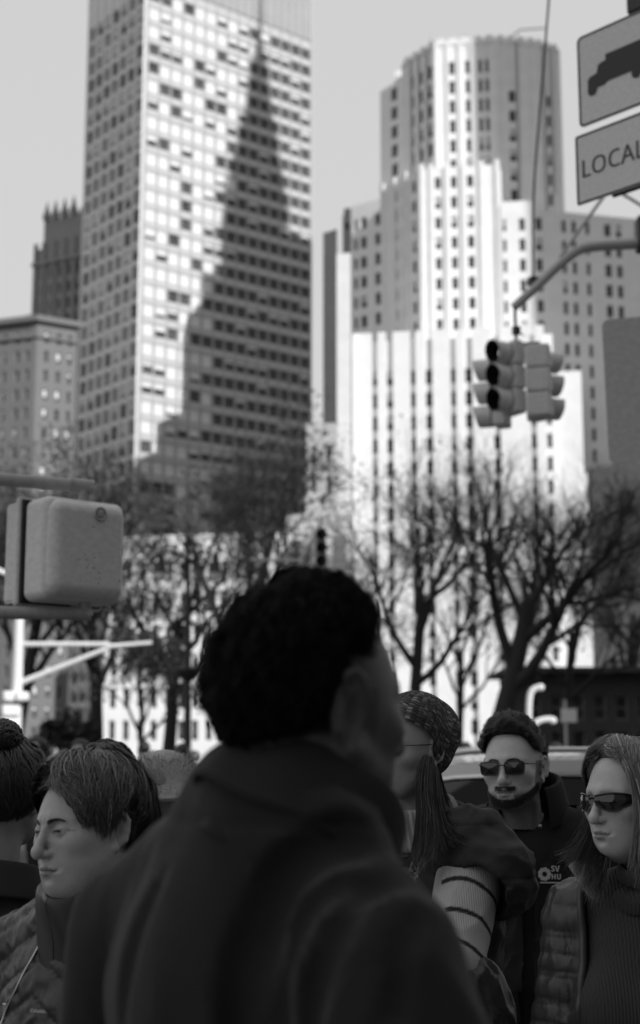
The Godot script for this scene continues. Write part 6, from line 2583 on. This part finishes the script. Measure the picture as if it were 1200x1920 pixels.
	neck_band(node, "cowl_collar", CT, 0.070, 0.076, [Vector2(-0.004, -0.03), Vector2(-0.002, 0.02), Vector2(0.006, 0.040), Vector2(0.016, 0.036), Vector2(0.022, 0.012), Vector2(0.014, 0.0), Vector2(0.024, -0.006), Vector2(0.036, -0.018), Vector2(0.034, -0.045), Vector2(0.02, -0.05)], 0.0, TAU, M.rib_knit, func(a: float, q: Vector3) -> Vector3: return Vector3(0.003 * sin(a * 3.0 + q.y * 60.0), 0.006 * sin(a * 2.0 + 0.6), 0), 90)
	# puffer jacket hanging open
	var jf := coat_field(J, {"girth": 1.13, "arm": 0.066, "shoulder": 0.066, "trap": 0.064, "head": T, "open": 0.085, "neck": C + UP * 0.075, "ring": Vector3(6, 0.006, 0), "bust": 1.0})
	var inv := (J.b as Basis).inverse()
	var folds := wrinkles(61, Vector3(1.6, 0.6, 1.6), 11.0, 0.008)
	jf.detail = func(p: Vector3) -> float:
		var q: Vector3 = inv * (p - C)
		return folds.call(p) + 0.004 * (pow(absf(sin(q.y / 0.065 * PI)), 0.5) - 0.7)
	garment(node, "puffer_jacket", jf, J, 0.0066, M.nylon_grey, null, func(p: Vector3) -> bool:
		var q: Vector3 = inv * (p - C)
		return not (q.z > -0.02 and absf(q.x) < 0.142 + 0.012 * sin(q.y * 9.0)))
	for m in [1.0, -1.0]:
		var edge := []
		for k in 26:
			var y := 0.045 - k * 0.018
			var q := Vector3(m * (0.142 + 0.012 * sin(y * 9.0)), y, 0.32)
			for i in 60:
				var v: float = jf.full(C + J.b * q)
				if v < 0.001:
					break
				q.z -= clampf(v * 0.7, 0.001, 0.1)
			if q.z > -0.02:
				edge.append(C + J.b * q)
		var es := new_st()
		edge = smooth_path(edge, 2)
		tube(es, edge, same(0.0085, edge.size()), 8)
		part("jacket_edge", es, M.nylon_grey, node)
	trousers_and_shoes(node, J, M.trouser)

# the people half hidden behind: each a full figure with a plain head, hair and coat
func simple_person(label: String, foot: Vector3, head: Vector3, yaw: float, H: float, coat: Material, hair: Dictionary, s := 1.0, category_group := "") -> Array:
	var node := person(label, foot)
	if category_group:
		node.set_meta("group", category_group)
	var T := face_yaw(head, yaw, 0, 0)
	var body := Shape.new()
	var eyes := Shape.new()
	build_head(body, eyes, T, {"tone": 0.32, "scale": s, "eyes": false}, 0.0062)
	var C := head + Vector3(0, -0.27 * s, 0) - Basis(UP, deg_to_rad(yaw)).z * 0.03
	var J := joints(C, deg_to_rad(yaw), H, 0.185)
	body_skin(body, J, T, 0.32)
	wear_body(node, body, eyes)
	if not hair.is_empty():
		short_hair(node, T, s, hair)
	var f := coat_field(J, {"girth": 1.08, "arm": 0.072, "head": T, "open": 0.07, "neck": C + UP * 0.09, "trap": 0.066})
	var folds := wrinkles(71, Vector3(1.2, 0.6, 1.2), 9.0, 0.009)
	f.detail = func(p: Vector3) -> float: return folds.call(p)
	garment(node, "coat", f, J, 0.013, coat)
	trousers_and_shoes(node, J, M.trouser)
	return [node, T, J, C]

func people_behind() -> void:
	var back_hair := {"seed": 81, "thick": 0.018, "tone": 0.014, "n": 2600, "long": 60, "wave": 0.2, "rough": 0.010, "width": 0.003, "lift": 0.012, "vary": 0.5, "tilt": 0.3,
		"ends": func(a: float) -> float: return deg_to_rad(lerpf(60.0, 124.0, smoothstep(0.7, 1.8, absf(a))))}
	# seen from behind at the left edge, hair pinned up
	var foot := Vector3(-0.80, 0, -3.35)
	var r := simple_person("person at the left edge seen from behind, dark hair pinned up, dark coat", foot, at(8, 1492, 3.3) - foot, 165, 1.70, M.dark_felt, back_hair, 1.02)
	var T: Transform3D = r[1]
	var sh := Shape.new()
	var rows := []
	rng.seed = 83
	for i in 420:
		var d := Vector3(rng.randfn(0, 1), rng.randfn(0, 1), rng.randfn(0, 1)).normalized()
		var ax := Vector3(rng.randfn(0, 1), rng.randfn(0, 1), rng.randfn(0, 1)).cross(d).normalized()
		var pts := PackedVector3Array()
		var nn := PackedVector3Array()
		for k in 9:
			var q := d.rotated(ax, k * 0.22)
			pts.append(T * Vector3(-0.012, 0.130, -0.055) + q * Vector3(0.050, 0.042, 0.050) * rng.randf_range(0.9, 1.08))
			nn.append(q)
		ribbon(sh, pts, nn, 0.006, 0.002, lin(0.014 * exp(rng.randfn(0, 0.5))))
	finish("hair_bun", sh, M.hair, r[0])
	var CT := Transform3D(Basis(UP, deg_to_rad(165)) * Basis(Vector3.RIGHT, deg_to_rad(12)), (r[3] as Vector3) + UP * 0.085)
	neck_band(r[0], "collar", CT, 0.085, 0.085, [Vector2(0.0, -0.02), Vector2(0.002, 0.03), Vector2(0.008, 0.04), Vector2(0.018, 0.034), Vector2(0.03, 0.0), Vector2(0.04, -0.035), Vector2(0.034, -0.04)], 0.5, TAU - 0.5, M.dark_felt)
	# dark hair just behind the woman on the left
	foot = Vector3(-0.56, 0, -3.95)
	simple_person("person with long dark hair, half hidden behind the woman looking left", foot, at(196, 1486, 3.9) - foot, 175, 1.66, M.black_cloth, back_hair.merged({"seed": 84}, true), 1.0)
	# fuzzy pale hat and pale hood
	foot = Vector3(-0.45, 0, -4.05)
	r = simple_person("person in a fuzzy pale bucket hat and pale hooded top", foot, at(310, 1500, 4.0) - foot, 160, 1.60, M.fleece, {}, 1.0)
	T = r[1]
	var st := new_st()
	lathe(st, [Vector2(0.0, 0.110), Vector2(0.025, 0.106), Vector2(0.050, 0.094), Vector2(0.070, 0.073), Vector2(0.082, 0.046), Vector2(0.091, 0.022), Vector2(0.116, 0.002), Vector2(0.140, -0.012), Vector2(0.128, -0.022), Vector2(0.120, -0.020), Vector2(0.098, -0.002), Vector2(0.090, 0.01)], T * Transform3D(Basis(Vector3.RIGHT, -0.06), Vector3(0, 0.028, -0.008)), 40)
	var hat := part("bucket_hat", st, M.fleece, r[0])
	sh = Shape.new()
	rng.seed = 86
	var hb := T * Transform3D(Basis(Vector3.RIGHT, -0.06), Vector3(0, 0.028, -0.008))
	for i in 2600:
		var a := rng.randf() * TAU
		var k := rng.randf()
		var rr := lerpf(0.0, 0.128, sqrt(k))
		var y := 0.098 - pow(rr / 0.128, 3.0) * 0.115
		var o := Vector3(cos(a), 0, sin(a))
		var p := hb * (o * rr + UP * y)
		var d := (hb.basis * (o * (0.3 + rr * 6.0) + UP * (1.0 - rr * 5.0))).normalized()
		var w := Vector3(rng.randfn(0, 1), rng.randfn(0, 1), rng.randfn(0, 1)) * 0.004
		ribbon(sh, PackedVector3Array([p - d * 0.002, p + d * 0.004 + w * 0.5, p + d * 0.008 + w]), PackedVector3Array([d, d, d]), 0.0018, 0.0006, lin(0.74 * rng.randf_range(0.7, 1.3)))
	finish("fuzz", sh, M.dyed, hat)
	var hood := Transform3D(Basis(UP, deg_to_rad(160)) * Basis(Vector3.RIGHT, deg_to_rad(-10)), (r[3] as Vector3) + UP * 0.12)
	neck_band(r[0], "hood", hood, 0.080, 0.085, [Vector2(0.0, -0.05), Vector2(0.004, 0.02), Vector2(0.014, 0.045), Vector2(0.030, 0.040), Vector2(0.046, 0.0), Vector2(0.052, -0.05), Vector2(0.05, -0.09)], 0.4, TAU - 0.4, M.fleece, func(a: float, q: Vector3) -> Vector3: return Vector3(0.006 * sin(a * 4.0 + q.y * 20.0) + 0.02 * maxf(0.0, -cos(a)), 0.012 * sin(a * 2.0), 0))
	# distant crowd: three figures, copied
	var kinds := []
	for k in 3:
		foot = Vector3(-4.0, 0, -13.0)
		r = simple_person("distant pedestrian in dark clothes, head showing above the crowd", foot, Vector3(0, [1.60, 1.52, 1.66][k], 0), 40.0 * k, 1.7, [M.black_cloth, M.dark_felt, M.trouser][k], {"seed": 90 + k, "thick": 0.02, "tone": [0.02, 0.06, 0.012][k], "n": 240, "long": 50, "wave": 0.2, "width": 0.006, "ends": back_hair.ends}, 1.0, "distant crowd in the street")
		kinds.append(r[0])
	rng.seed = 99
	var spots := [[150, 13], [118, 17], [268, 22], [345, 18], [362, 24], [72, 18], [100, 26], [846, 19], [874, 24], [1040, 17], [1085, 21], [1130, 18], [1110, 28], [290, 28]]
	for i in spots.size():
		var o: Node3D = kinds[i % 3]
		if i >= 3:
			o = o.duplicate()
			o.name = numbered("person")
			add_child(o)
		o.position = Vector3((spots[i][0] - 600.0) / 2705.0 * spots[i][1], 0, -spots[i][1])
		o.rotation.y = rng.randf() * TAU

func brand_text(node: Node, called: String, words: String, where: Vector3, yaw: float, wide: float, tilt := 0.0) -> void:
	var txt := TextMesh.new()
	txt.text = words
	var fo := SystemFont.new()
	fo.font_names = PackedStringArray(["Droid Sans"])
	fo.font_weight = 700
	txt.font = fo
	txt.font_size = 48
	txt.depth = 0.4
	txt.pixel_size = 0.01
	var bb := txt.get_aabb()
	var k := wide / bb.size.x
	mesh_part(called, txt, M.white_thread, node, Transform3D(Basis(UP, yaw) * Basis(Vector3.RIGHT, tilt) * Basis.from_scale(Vector3(k, k, 0.004)), where))
